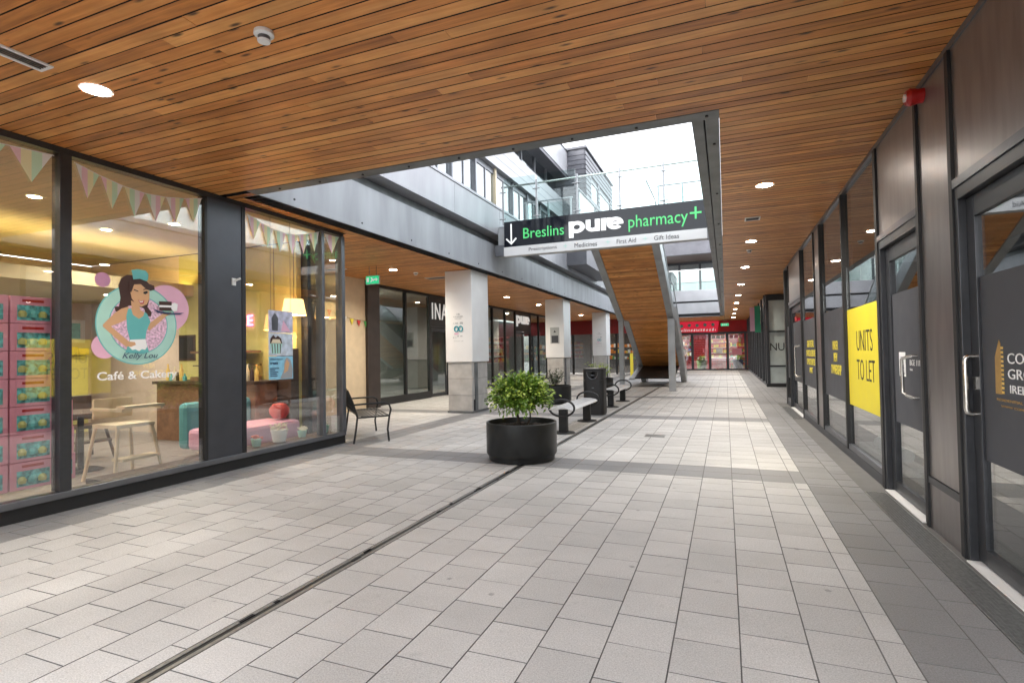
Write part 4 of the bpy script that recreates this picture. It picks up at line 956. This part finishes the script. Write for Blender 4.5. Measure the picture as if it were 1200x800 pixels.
decal('shoulders', M_SKIN, [(352, 270), (398, 290), (402, 318), (440, 345), (452, 375), (330, 375), (318, 335), (355, 312)])
decal('dress', M_TEALP, [(336, 318), (352, 316), (362, 350), (395, 372), (420, 355), (428, 330), (442, 340), (462, 385), (438, 440), (432, 490), (345, 492), (330, 430), (326, 360)]); decal('skirt', M_TEALP, [(345, 488), (432, 486), (452, 560), (420, 572), (320, 565)]); decal('apron', M_WHITEP, [(345, 492), (432, 487), (442, 530), (430, 548), (412, 545), (395, 556), (375, 546), (358, 550), (340, 532)])
decal('hand', M_SKIN, [(325, 500), (372, 505), (378, 520), (350, 532), (322, 528)])
decal('face', M_SKIN, [(352, 172), (392, 160), (430, 182), (455, 208), (455, 250), (440, 285), (408, 302), (380, 292), (355, 258), (346, 215)]); decal('fringe', M_HAIR, [(345, 160), (400, 150), (455, 170), (468, 200), (440, 200), (405, 172), (368, 178), (352, 225), (338, 215)])
decal('lips', pm("lip print", (.45, .05, .07), .5), [(388, 262), (404, 270), (426, 262), (420, 284), (404, 286)]); decal('teeth', M_WHITEP, [(394, 267), (404, 272), (420, 267), (414, 276), (402, 277)]); decal('eye', M_INK, [(420, 215), (440, 208), (447, 216), (432, 228), (420, 225)]); decal('wink', M_INK, [(366, 205), (390, 212), (390, 217), (366, 211)]); decal('brow', M_HAIR, [(418, 200), (446, 190), (446, 194), (420, 205)])
decal('cap', M_TEALP, [(352, 98), (385, 88), (430, 90), (448, 108), (446, 140), (436, 152), (400, 142), (362, 150), (358, 128)])
decal('tray', M_NAVY, [(475, 308), (520, 322), (600, 326), (668, 320), (640, 332), (560, 336), (500, 328)]); decal('cake', M_HAIR, [(510, 262), (588, 258), (590, 312), (512, 316)]); decal('icing', M_WHITEP, [(511, 284), (589, 281), (589, 293), (511, 297)]); decal('cup', M_WHITEP, [(588, 270), (605, 262), (626, 270), (622, 312), (598, 316), (585, 300)])
text("Kelly Lou", M_NAVY, lg, ((300-395)*K, (500-395)*K, -(606-400)*K, -(566-400)*K), LC+LN*.02, LU, ZP, LN, .0008, shear=.35)
text("Café & Cakery", M_WHITEP, lg, (-.405, .43, -.61, -.50), LC, LU, ZP, LN, .002, bold=.012)
# ---- bunting inside the panes
def bunting(y0, y1, n, z0, z1, sag, lab):
    b = thing('bunting', lab, 'bunting', (CX+.006, (y0+y1)/2, z0), 'pastel bunting hung inside the cafe windows')
    P = []
    for i in range(n+1):
        t_ = i/n; P.append((CX+.004, y0+(y1-y0)*t_, z0+(z1-z0)*t_-sag*math.sin(PI*t_)))
    MB().tube(P, .004, 5).build('string', M_WHITE, b)
    for i in range(n):
        p, q = Vector(P[i]), Vector(P[i+1]); w = (q-p).length
        m = MB(); h = .29; st_ = [(.02*w, .25), (.25*w, .5), (.5*w, .75), (.75*w, .98)]
        cols = [cloth("pastel white flag", (.85, .83, .78)), cloth("pastel pink flag", (.85, .60, .64)), cloth("pastel yellow flag", (.86, .80, .50)), cloth("pastel green flag", (.62, .80, .58))]
        for kx in range(4):
            a_ = .04+kx*.23; c_ = a_+.23; f = lambda u: -h*(1-abs(2*(u-.5)/.92))
            pts = [(a_*w, 0), (c_*w, 0), (c_*w, min(-.001, f(c_)))]+([(.5*w, -h)] if a_ < .5 < c_ else [])+[(a_*w, min(-.001, f(a_)))]
            d = (q-p)/w; m.prism([(u, v) for u, v in pts][::-1], p, d, ZP, LN, .002, (kx+i) % 4)
        m.build('flag', cols, b)
bunting(2.35, 3.05, 2, 3.28, 3.33, 0.0, 'short bunting with two pastel flags at the left picture edge')
bunting(3.22, 4.58, 6, 3.32, 3.33, .12, 'sagging bunting of six pastel flags above the waitress logo')
bunting(5.22, 6.58, 6, 3.30, 3.34, .15, 'bunting of pastel flags in the pane with the hanging poster')
bunting(6.68, 7.04, 1, 3.33, 3.34, 0, 'single pastel flag in the narrow corner pane')
# ---- poster strip
po = thing('hanging_poster', 'three part pastel cake poster hung in the cafe window', 'poster', (CX-.04, 5.8, 1.1))
O_ = Vector((CX-.0045, 0, 0))
def pd2(nm, mat, pts, l): return MB().prism(pts, O_+LN*(.002+.0008*l), LU, ZP, LN, .0007).build(nm, mat, po)
for z0, z1, m in ((1.75, 2.06, pm("lilac poster", (.50, .50, .62), .5, var=.3, scale=14)), (1.43, 1.742, pm("aqua lilac poster", (.52, .58, .66), .5, var=.25, scale=14)), (1.10, 1.422, pm("sky blue poster", (.26, .55, .70), .5, var=.15, scale=14))):
    MB().box(CX-.0065, CX-.004, 5.58, 6.02, z0, z1).build('sheet', m, po)
pd2('pink_cone', M_PINK, [(5.80, 1.77), (5.98, 1.77), (5.84, 1.93)], 1); pd2('grey_cake', M_ALU, [(5.64, 1.78), (5.74, 1.78), (5.75, 1.95), (5.69, 2.03), (5.63, 1.95)], 1)
pd2('cupcake_case', M_MINT, [(5.63, 1.46), (5.78, 1.46), (5.82, 1.60), (5.60, 1.60)], 1); pd2('cupcake_top', M_HAIR, [(5.60, 1.60), (5.82, 1.60), (5.80, 1.67), (5.74, 1.71), (5.70, 1.68), (5.66, 1.72), (5.61, 1.67)], 1); pd2('cupcake_icing', M_CREAM, [(5.62, 1.605), (5.80, 1.605), (5.77, 1.66), (5.65, 1.66)], 2)
mb = MB()
for i in range(4): mb.prism([(5.64+i*.045, 1.465), (5.652+i*.045, 1.465), (5.642+i*.05, 1.595), (5.626+i*.05, 1.595)], O_+LN*.004, LU, ZP, LN, .0007)
mb.build('case_stripe', M_DWOOD, po)
pd2('portrait', M_SKIN, [(5.85, 1.18), (5.92, 1.22), (5.95, 1.32), (5.90, 1.38), (5.86, 1.30)], 2); pd2('portrait_hair', M_GREY_INK, [(5.78, 1.11), (6.0, 1.11), (6.01, 1.24), (5.97, 1.37), (5.90, 1.41), (5.86, 1.36), (5.85, 1.24)], 1)
text("Afternoon", M_NAVY, po, (5.60, 5.83, 1.37, 1.40), O_+LN*.003, LU, ZP, LN, .0007); text("treats", M_NAVY, po, (5.60, 5.74, 1.31, 1.345), O_+LN*.003, LU, ZP, LN, .0007, bold=.02)
mb = MB(); r = random.Random(2)
for i in range(5): mb.prism([(5.60, 1.25-i*.026), (5.68+r.uniform(0, .08), 1.25-i*.026), (5.68+r.uniform(0, .08), 1.262-i*.026), (5.60, 1.262-i*.026)], O_+LN*.003, LU, ZP, LN, .0007)
mb.build('text_line', M_NAVY, po)
MB().tube([(CX-.005, 5.62, 2.06), (CX-.005, 5.62, 3.36)], .0025, 5).tube([(CX-.005, 5.98, 2.06), (CX-.005, 5.98, 3.36)], .0025, 5).build('cord', M_ALU, po)
# ---- cake boxes stacked against the glass
M_WINP = pm("printed cakes", (.12, .42, .42), .45, var=.7, scale=26)
names = ['bottom', 'second', 'third', 'fourth', 'fifth', 'sixth', 'top']
proto = None
for col, (y0, y1, cl) in enumerate(((2.42, 2.90, 'stack cut by the left picture edge'), (2.915, 3.27, 'stack against the left mullion'))):
    for rw in range(7):
        z0 = .20+rw*.262
        t = thing('cake_box', '%s pink cake box of the %s' % (names[rw], cl), 'box', (-6.2, (y0+y1)/2, z0), 'pink cake boxes stacked inside the cafe window')
        B('carton', M_PINKB, t, -6.6, -6.2, y0, y1, z0, z0+.258, bev=.004)
        B('printed_window', M_WINP, t, -6.1995, -6.198, y0+.05, y1-.04, z0+.03, z0+.175)
        mb = MB()
        for q in range(3):
            yy = y0+.09+q*(y1-y0-.16)/2.4; mb.lathe([(.0001, .0), (.03, .0), (.036, .035), (.02, .06), (.0001, .065)], (-6.197, yy, z0+.06), 8, q % 2)
        mb.build('cake_print', [pm('olive print', (.50, .50, .16), .5), M_TEAL], t)
        MB().box(-6.1995, -6.198, y0+.09, y1-.09, z0+.205, z0+.23).build('brand_strip', M_RED, t)
for rw in range(6):
    z0 = .20+rw*.27; t = thing('cake_box', '%s narrow pink cake box leaning right of the left mullion' % names[rw], 'box', (-6.3, 3.4, z0), 'pink cake boxes stacked inside the cafe window')
    B('carton', M_PINKB, t, -6.6, -6.28, 3.30, 3.50-.012*rw, z0, z0+.266, bev=.004); B('printed_window', M_WINP, t, -6.2795, -6.278, 3.33, 3.47-.012*rw, z0+.05, z0+.2)
# ---- high chair, tables, counter
def frame_chair(x, y, label, m, s=1.0, seat=.62, high=.95):
    t = thing('high_chair', label, 'chair', (x, y, 0)); w = .22*s
    for sx in (-1, 1):
        for sy in (-1, 1): MB().tube([(x+sx*(w+.06), y+sy*(w+.06), .008), (x+sx*w*.9, y+sy*w*.9, seat)], .02, 8).build('leg', m, t)
    B('seat', m, t, x-w, x+w, y-w, y+w, seat, seat+.04); B('backrest', m, t, x-w, x-w+.03, y-w, y+w, seat+.1, high)
    MB().box(x-w, x+w+.12, y-w-.02, y-w+.01, seat+.2, seat+.23).box(x-w, x+w+.12, y+w-.01, y+w+.02, seat+.2, seat+.23).build('arm', m, t); B('tray', m, t, x+w+.0, x+w+.16, y-w-.01, y+w+.01, seat+.232, seat+.26); B('footrest', m, t, x+w*.6, x+w+.1, y-w, y+w, .25, .28)
frame_chair(-6.7, 4.25, 'cream wooden high chair standing inside the middle cafe pane', M_CREAM)
def table(x, y, r, z, lab, m):
    t = thing('cafe_table', lab, 'table', (x, y, 0)); MB().lathe([(.0001, z), (r, z), (r, z-.03), (.0001, z-.03)], (x, y, 0), 28).build('tabletop', m, t); MB().tube([(x, y, .03), (x, y, z-.03)], .035, 10).build('leg', M_DARKM, t); MB().lathe([(.0001, .03), (.2, .03), (.25, .008)], (x, y, 0), 20).build('base', M_DARKM, t)
frame_chair(-7.5, 3.4, 'brown wooden chair left of the dark cafe table', M_DWOOD, .9, .45, .9); frame_chair(-8.6, 4.9, 'brown wooden chair at the far side of the cafe table', M_DWOOD, .9, .45, .9)
table(-7.7, 4.35, .45, .76, 'dark round table behind the cream high chair', M_DWOOD); table(-8.4, 2.6, .45, .76, 'dark round table behind the pink box stacks', M_DWOOD)
t = thing('teal_sofa', 'low teal upholstered seat just inside the poster window', 'sofa', (-6.7, 6.0, 0))
MT = pm("teal fabric", (.13, .36, .38), .8, var=.12); B('seat', M_PINK, t, -7.1, -6.35, 5.35, 6.75, .12, .42, bev=.06); B('backrest', MT, t, -7.3, -7.1, 5.35, 6.75, .12, .78, bev=.07)
tag(MB().lathe([(.0001, -.13), (.09, -.11), (.15, -.03), (.15, .04), (.1, .11), (.0001, .13)], (-6.6, 6.55, .56), 22).build('round_cushion', pm("coral fabric", (.55, .09, .08), .8), None, smooth=True), 'round coral cushion sitting on the teal seat', 'cushion')
ct = thing('cafe_counter', 'orange wood counter with dark top at the back of the cafe by the yellow wall', 'counter', (-8, 6.6, 0)); B('body', M_OWOOD, ct, -9.3, -7.0, 6.45, 7.05, .01, .98); B('top', M_DWOOD, ct, -9.35, -6.98, 6.4, 7.07, .981, 1.03); B('front_panel', M_REDF, ct, -7.9, -7.4, 6.43, 6.448, .1, .9)
cs = thing('pastry_cabinet', 'lit wooden pastry cabinet on the cafe counter', 'cabinet', (-8.2, 6.8, 1.03)); B('case', M_OWOOD, cs, -8.6, -7.5, 6.55, 7.05, 1.031, 1.1); B('shelf', M_DWOOD, cs, -8.6, -7.5, 6.6, 7.05, 1.28, 1.3); B('lid', M_OWOOD, cs, -8.6, -7.5, 6.55, 7.05, 1.5, 1.54)
mb = MB(); r = random.Random(9)
for i in range(12): mb.lathe([(.0001, 0), (.05, 0), (.06, .05), (.03, .1), (.0001, .1)], (-8.5+i*.085, 6.75+r.uniform(-.05, .05), 1.101 if i % 2 else 1.301), 8, i % 3)
mb.build('pastry', [M_CREAM, M_OWOOD, M_PINK], cs)
r = random.Random(15)
for i in range(9):
    xx = -9.25+i*.085 if i < 6 else -7.35+(i-6)*.1; hh = r.uniform(.12, .3)
    tag(MB().lathe([(.0001, 0), (.032, 0), (.034, hh*.6), (.014, hh*.75), (.014, hh), (.0001, hh)], (xx, 6.62, 1.031), 12).build('bottle', (M_GOLDL, M_TEALP, M_CREAM, M_HAIR)[i % 4], None, smooth=True), ('first', 'second', 'third', 'fourth', 'fifth', 'sixth', 'seventh', 'eighth', 'ninth')[i]+' small bottle from the left along the cafe counter', 'bottle', 'bottles on the cafe counter')
mbd = thing('menu_board', 'small black chalk menu board on the yellow wall at the end of the counter', 'board', (-9.4, 7.06, 1.5)); B('board', M_INK, mbd, -9.55, -9.2, 7.06, 7.084, 1.42, 1.82); B('frame', M_DWOOD, mbd, -9.59, -9.16, 7.075, 7.0885, 1.38, 1.86)
fr_ = thing('picture_frame', 'dark framed picture propped on the cafe counter beneath the neon', 'picture', (-8.4, 6.9, 1.54)); B('frame', M_DWOOD, fr_, -8.45, -8.0, 6.98, 7.02, 1.545, 1.95); B('picture', M_CREAM, fr_, -8.4, -8.05, 6.975, 6.979, 1.6, 1.9)
sh = thing('wall_shelf', 'tall dark shelf unit against the yellow wall near the corner', 'shelf', (-6.9, 6.95, 0)); B('cabinet', M_DWOOD, sh, -7.0, -6.7, 6.9, 7.08, .01, 1.55)
ne = thing('neon_sign', 'pink neon lettering glowing on the yellow cafe wall', 'neon sign', (-8.1, 7.05, 2.2))
MN = emit("pink neon", (1, .18, .75), 1.6)
text("MY", MN, ne, (-8.35, -8.0, 2.24, 2.42), (0, 7.075, 0), XP, ZP, (0, -1, 0), .012, bold=-.02); text("PLACE", MN, ne, (-8.62, -7.72, 1.98, 2.16), (0, 7.075, 0), XP, ZP, (0, -1, 0), .012, bold=-.02)
def pendant(x, y, z, lab, r=.2, on=True):
    t = thing('pendant_lamp', lab, 'lamp', (x, y, z), 'fabric pendant lamps in the cafe')
    MB().lathe([(r, 0), (r*.75, .26)], (x, y, z), 28).build('lamp_shade', emit("glowing cream shade" if on else "dim cream shade", (1, .62, .22) if on else (.8, .45, .15), .42 if on else .16), t, smooth=True)
    MB().lathe([(.0001, .02), (.05, .03), (.06, .08), (.03, .14), (.0001, .15)], (x, y, z-.02), 14).build('bulb', M_WARMLAMP, t, smooth=True); MB().tube([(x, y, z+.12), (x, y, 3.37)], .005, 6).build('cord', M_DWOOD, t)
pendant(-6.45, 6.72, 2.08, 'larger glowing fabric pendant lamp near the cafe corner', .19); pendant(-6.95, 7.0-.2, 1.86, 'smaller lower fabric pendant lamp behind the larger one', .16, False)
for i, (y, z, lab) in enumerate(((5.75, 2.02, 'left small white framed picture on the salmon wall'), (6.45, 2.02, 'right small white framed picture on the salmon wall'))):
    t = thing('picture_frame', lab, 'picture', (-12.17, y, z)); B('frame', M_WHITE, t, -12.198, -12.16, y, y+.5, z-.24, z+.22); B('picture', M_TEAL, t, -12.159, -12.155, y+.09, y+.41, z-.16, z+.15)
sv = thing('back_shelf', 'yellow painted shelf unit with jars at the back of the cafe', 'shelf', (-11.8, 5, 0)); B('carcass', M_YWALL, sv, -12.19, -11.8, 4.2, 6.8, .01, 1.5); shelves(4.3, 6.7, -12.1, 1.5, 1.9, sv, COLS[2:6], 41, M_DWOOD, 'y')
def pot(x, y, s, m, lab):
    t = thing('flower_pot', lab, 'flower pot', (x, y, .192), 'small flower pots on the cafe sill')
    MB().lathe([(.0001, 0), (.05*s, 0), (.07*s, .1*s), (.062*s, .1*s), (.05*s, .08*s), (.0001, .08*s)], (x, y, .192), 18).build('pot', M_MINT if s < 1.3 else M_WHITE, t, smooth=True)
    mb = MB(); r = random.Random(int(y*10))
    for i in range(int(22*s)):
        a = r.uniform(0, 6.28); q = r.uniform(0, .075*s); c = Vector((x+q*math.cos(a), y+q*math.sin(a), .192+.1*s+r.uniform(0, .05*s)))
        mb.lathe([(.0001, -.012), (.018, -.004), (.02, .01), (.0001, .016)], c, 6)
    mb.build('flowers', m, t)
struct(B('window_board', M_DWOOD, None, -6.2, CX-.125, 3.55, 7.04, .10, .185))
MFW = pm("cream flowers", (.72, .66, .52), .7, var=.15, scale=40); MFR = pm("coral flowers", (.6, .12, .10), .7, var=.2, scale=40)
pot(-6.02, 5.56, 1.0, MFR, 'small pot with coral flowers on the cafe sill'); pot(-6.02, 5.97, 1.7, MFW, 'largest pot with cream flowers under the poster'); pot(-6.02, 6.42, 1.0, MFW, 'small pot of cream flowers just right of the largest pot'); pot(-6.02, 6.9, 1.15, MFW, 'pot of cream flowers in the narrow corner pane')

# ================================================================== PLANTERS + PLANTS
def planter(x, y, label, h=.5, r=.47):
    t = thing('round_planter', label, 'planter', (x, y, 0), 'round dark metal planters')
    MB().lathe([(.0001, .02), (r*.93, .012), (r*.94, .06), (r*.97, .075), (r, .10), (r, h-.03), (r*1.0, h-.008), (r*.985, h), (r*.94, h), (r*.935, h-.01), (r*.935, h-.12)], (x, y, 0), 56).build('tub', M_POT, t, smooth=True)
    mb = MB(); n = 22
    for i in range(n):
        for j in range(40):
            q = r*.95*i/(n-1); a = 2*PI*j/40; mb.v.append((x+q*math.cos(a), y+q*math.sin(a), h-.06+random.uniform(-.012, .018)-.02*(i/(n-1))))
    for i in range(n-1):
        for j in range(40): mb.f.append([i*40+j, i*40+(j+1) % 40, (i+1)*40+(j+1) % 40, (i+1)*40+j]); mb.m.append(0)
    mb.build('soil', M_SOIL, t)
    return t
planter(-2.56, 6.72, 'round black planter standing nearest on the pale paving with the leafy shrub')
def leaf(mb, p, d, n, ln, w, mi):
    s = d.cross(n).normalized(); a = len(mb.v); b = p+d*ln*.5+n*ln*.06; e = p+d*ln-n*ln*.12
    mb.v += [tuple(p), tuple(b+s*w), tuple(e), tuple(b-s*w), tuple(b-n*w*.35)]
    mb.f += [[a, a+4, a+1], [a+1, a+4, a+2], [a, a+3, a+4], [a+3, a+2, a+4]]; mb.m += [mi]*4
def shrub(x, y, z0, label):
    t = thing('leafy_shrub', label, 'shrub', (x, y, z0)); r = random.Random(12)
    stems = [((0, 0), (-.02, .0, .16), (-.05, 0, .34)), ((.07, .01), (.13, .0, .14), (.10, 0, .30))]
    tips = []
    tr = MB(); tr.tube([(x-.03, y, z0), (x-.04, y, z0+.08), (x-.075, y+.01, z0+.20), (x-.10, y, z0+.30)], [.026, .02, .017, .014], 8)
    tr.tube([(x+.06, y+.02, z0), (x+.12, y+.02, z0+.09), (x+.13, y, z0+.17), (x+.10, y, z0+.30)], [.012, .011, .01, .009], 8)
    br = []
    for i in range(90):
        a = r.uniform(0, 2*PI); el = r.uniform(.05, 1.45); R_ = .365*math.cos(el)**.7+.02; H = .31+.32*math.sin(el)
        e = Vector((x+R_*math.cos(a)*1.06, y+R_*math.sin(a), z0+.02+H-.08*math.cos(el)+r.uniform(-.03, .03)))
        s = Vector((x-.10+r.uniform(-.03, .05), y, z0+.28)) if i % 3 else Vector((x+.10, y, z0+.28))
        m = s.lerp(e, .5)+Vector((r.uniform(-.03, .03), r.uniform(-.03, .03), .04)); tr.tube([s, m, e], [.007, .005, .003], 5); br.append((s, m, e))
    tr.build('trunk', M_BARK, t, smooth=True)
    mb = MB()
    for s, m, e in br:
        for k in range(60):
            tt = r.random()**.55; p = (s.lerp(m, tt*2) if tt < .5 else m.lerp(e, tt*2-1))+Vector((r.gauss(0, .052), r.gauss(0, .052), r.gauss(0, .042)))
            rel = (p-Vector((x, y, z0+.42))); d = (rel.normalized()+Vector((r.gauss(0, .6), r.gauss(0, .6), r.gauss(0, .45)))).normalized()
            n = Vector((r.gauss(0, .5), r.gauss(0, .5), 1)).normalized(); outer = rel.length > .30 and rel.z > -.02
            leaf(mb, p, d, n, r.uniform(.042, .075), r.uniform(.014, .021), 1 if (r.random() < (.62 if outer else .2)) else 0)  # more lime leaves on the outer crown, painting its bright highlights
    for i in range(16):
        a = r.uniform(0, 2*PI); q = r.uniform(.2, .36); p = Vector((x+q*math.cos(a), y+q*math.sin(a), z0+.2+r.uniform(-.02, .1)))
        leaf(mb, p, Vector((math.cos(a)*.4, math.sin(a)*.4, -.8)).normalized(), Vector((math.cos(a), math.sin(a), .4)).normalized(), .08, .018, 0)
    mb.build('crown', [M_LEAF, M_LEAFL], t)
shrub(-2.56, 6.72, .44, 'bushy light green shrub with rounded crown growing in the nearest planter')
planter(-4.45, 14.3, 'round black planter half hidden behind the shrub near the second pillar')
planter(-4.1, 18.5, 'round black planter behind the litter bin near the stair')
def sparse(x, y, z0, label, n, h, sp, m, seed, ll=.09, lw=.016):
    t = thing('potted_plant', label, 'plant', (x, y, z0)); r = random.Random(seed); tr = MB(); mb = MB()
    for i in range(n):
        a = r.uniform(0, 6.28); q = r.uniform(.1, sp); e = Vector((x+q*math.cos(a), y+q*math.sin(a), z0+h*r.uniform(.5, 1))); s = Vector((x+r.uniform(-.05, .05), y+r.uniform(-.05, .05), z0))
        tr.tube([s, s.lerp(e, .5)+Vector((0, 0, .04)), e], .004, 5)
        for k in range(26):
            p = s.lerp(e, r.uniform(.3, 1))+Vector((r.gauss(0, .03), r.gauss(0, .03), r.gauss(0, .03))); d = Vector((r.gauss(0, 1), r.gauss(0, 1), r.gauss(.5, .6))).normalized(); leaf(mb, p, d, Vector((r.gauss(0, .5), r.gauss(0, .5), 1)).normalized(), r.uniform(.6, 1.1)*ll, lw, 0)
    tr.build('stems', M_BARK, t); mb.build('leaves', m, t)
sparse(-4.45, 14.3, .43, 'thin grey green plant in the planter by the second pillar', 16, .55, .33, M_LEAFG, 3)
sparse(-4.1, 18.5, .43, 'spiky yellow green plant in the planter behind the bin', 18, .6, .45, M_LEAFL, 6, .16, .014)

# ================================================================== BENCHES + BIN
def bench(x, y0, y1, label):
    t = thing('metal_bench', label, 'bench', (x, (y0+y1)/2, 0), 'curved metal benches in the arcade')
    prof = [(-.21, .405), (-.215, .425), (-.17, .452), (-.08, .468), (.06, .462), (.15, .445), (.205, .415), (.205, .40), (.14, .425), (.05, .44), (-.08, .445), (-.16, .43)]
    MB().prism(prof, (x, y0-.13, 0), XP, ZP, YP, y1-y0+.26).build('seat', M_SILVER, t, bev=.004)
    mb = MB(); yy = y0-.08
    while yy < y1+.08:
        for u in (-.13, -.05, .03, .11): mb.lathe([(.0001, .0), (.011, 0)], (x+u, yy, .4725 if abs(u+.05) < .01 else (.4695 if abs(u-.03) < .01 else .463 if u < 0 else .456)), 8)
        yy += .07
    mb.build('perforations', M_FRAMEB, t)
    for y in (y0, y1):
        p = MB().box(x-.075, x+.075, y-.05, y+.05, .02, .41).build('post', M_DARKM, t, bev=.01)
        MB().lathe([(.0001, .03), (.10, .03), (.19, .02), (.205, .002)], (x, y, 0), 28).build('foot', M_DARKM, p, smooth=True)
    for y in (y0-.1, y1+.1):
        n = 36; MB().tube([(x+.225*math.cos(2*PI*i/n), y, .445+.145*math.sin(2*PI*i/n)) for i in range(n)], .019, 10, closed=True).build('armrest_hoop', M_DARKM, t, smooth=True)
    return t
bench(-2.66, 9.05, 10.75, 'curved silver metal bench with black hoop ends just behind the nearest planter')
bench(-2.74, 13.6, 15.3, 'curved silver metal bench beyond the litter bin')
lb = thing('litter_bin', 'tall black litter bin with smiling silver slot between two benches', 'bin', (-2.77, 12, 0))
def rrect(w, d, rad, n=6):
    P = []
    for cx, cy_, a0 in ((w-rad, d-rad, 0), (-w+rad, d-rad, 90), (-w+rad, -d+rad, 180), (w-rad, -d+rad, 270)):
        for i in range(n+1): a = math.radians(a0+90*i/n); P.append((cx+rad*math.cos(a), cy_+rad*math.sin(a)))
    return P
bc = (-2.77, 12.0, 0)
MB().prism(rrect(.235, .235, .12), (bc[0], bc[1], .03), XP, YP, ZP, .75).build('body', M_DARKM, lb, bev=.006)
MB().prism(rrect(.225, .225, .11), (bc[0], bc[1], .002), XP, YP, ZP, .03).build('base', M_FRAMEB, lb)
mb = MB(); mb.prism(rrect(.235, .235, .12), (bc[0], bc[1], 1.0), XP, YP, ZP, .035).build('lid', M_DARKM, lb, bev=.012)
MB().prism(rrect(.2, .2, .1), (bc[0], bc[1], 1.036), XP, YP, ZP, .012).build('ash_tray', M_CHROME, lb)
# hood with crescent opening
n = 14; arc = [(-.17+.34*i/n, .96-.17*math.sin(PI*i/n)) for i in range(n+1)]
hood = [(-.165, .782), (.165, .782), (.165, .96)]+[(u*.93, v) for u, v in arc[::-1]]+[(-.165, .96)]
mb = MB(); mb.prism([(-.13, .782), (.13, .782), (.13, .96)]+[(.122*(1-2*i/n), .96-.15*math.sin(PI*i/n)) for i in range(n+1)]+[(-.13, .96)], (bc[0], bc[1]-.235, 0), XP, ZP, YP, .02)
mb.box(bc[0]-.235, bc[0]-.165, bc[1]-.115, bc[1]+.115, .782, .998).box(bc[0]+.165, bc[0]+.235, bc[1]-.115, bc[1]+.115, .782, .998).box(bc[0]-.165, bc[0]+.165, bc[1]+.2, bc[1]+.235, .782, .998).box(bc[0]-.13, bc[0]+.13, bc[1]-.235, bc[1]-.215, .965, .998)
for sx in (-1, 1):
    for sy in (-1, 1): mb.lathe([(.1195, .782), (.1195, .998)], (bc[0]+sx*.115, bc[1]+sy*.115, 0), 20)
mb.build('hood', M_DARKM, lb); B('liner', M_FRAMEB, lb, bc[0]-.16, bc[0]+.16, bc[1]-.05, bc[1]-.03, .782, .99)
MB().tube([(bc[0]-.125*math.cos(PI*i/16), bc[1]-.242, .955-.155*math.sin(PI*i/16)) for i in range(17)], .005, 6).tube([(bc[0]-.07*math.cos(PI*i/12), bc[1]-.20, .93-.05*math.sin(PI*i/12)) for i in range(13)], .008, 6).build('slot_trim', M_ALU, lb)
B('lock_plate', M_ALU, lb, bc[0]-.02, bc[0]+.03, bc[1]-.238, bc[1]-.2355, .60, .615)

# garden bench by the cafe corner, turned 45 degrees
gb = thing('garden_bench', 'black wrought metal garden bench with scrolled arms at the cafe corner', 'bench', (0, 0, 0))
LEN = 1.35
O2 = Vector((-5.56, 7.10, 0)); ax = Vector((-.70, .71, 0)).normalized(); fw = Vector((.71, .70, 0)).normalized()
OFF[gb.name] = tuple(O2); gb.location = O2
def gp(u, v, z): return O2+ax*u+fw*v+ZP*z
for u in (0, LEN):
    MB().tube([gp(u, -.03, .0), gp(u, .0, .18), gp(u, .03, .42), gp(u, -.04, .66), gp(u, -.12, .86)], [.017, .016, .016, .015, .013], 8).build('rear_leg', M_DARKM, gb, smooth=True)
    MB().tube([gp(u, .53, .0), gp(u, .51, .2), gp(u, .54, .42), gp(u, .565, .52), gp(u, .54, .60), gp(u, .47, .635), gp(u, .2, .63), gp(u, -.02, .62)], .016, 8).build('arm', M_DARKM, gb, smooth=True)
    MB().tube([gp(u, .02, .41), gp(u, .53, .42)], .014, 8).build('seat_rail', M_DARKM, gb)
for i in range(9):
    v = .05+i*.057; MB().bar(gp(0, v, .435-.02*math.sin(PI*i/8)), gp(LEN, v, .435-.02*math.sin(PI*i/8)), .038, .008).build('slat', M_DARKM, gb)
mb = MB()
for zv in ((.47, .01), (.85, -.12)): mb.tube([gp(0, zv[1], zv[0]), gp(LEN*.5, zv[1]-.01, zv[0]+(.05 if zv[0] > .6 else 0)), gp(LEN, zv[1], zv[0])], .014, 8)
for i in range(1, 14):
    u = LEN*i/14; mb.tube([gp(u, .01, .47), gp(u, -.06, .66), gp(u, -.12, .85)], .007, 6)
for i in range(7):
    u = LEN*(i+.5)/7; n = 16; mb.tube([gp(u+.075*math.cos(2*PI*q/n), -.06-.04*math.sin(2*PI*q/n), .66+.11*math.sin(2*PI*q/n)) for q in range(n)], .007, 6, closed=True)
mb.build('backrest', M_DARKM, gb)
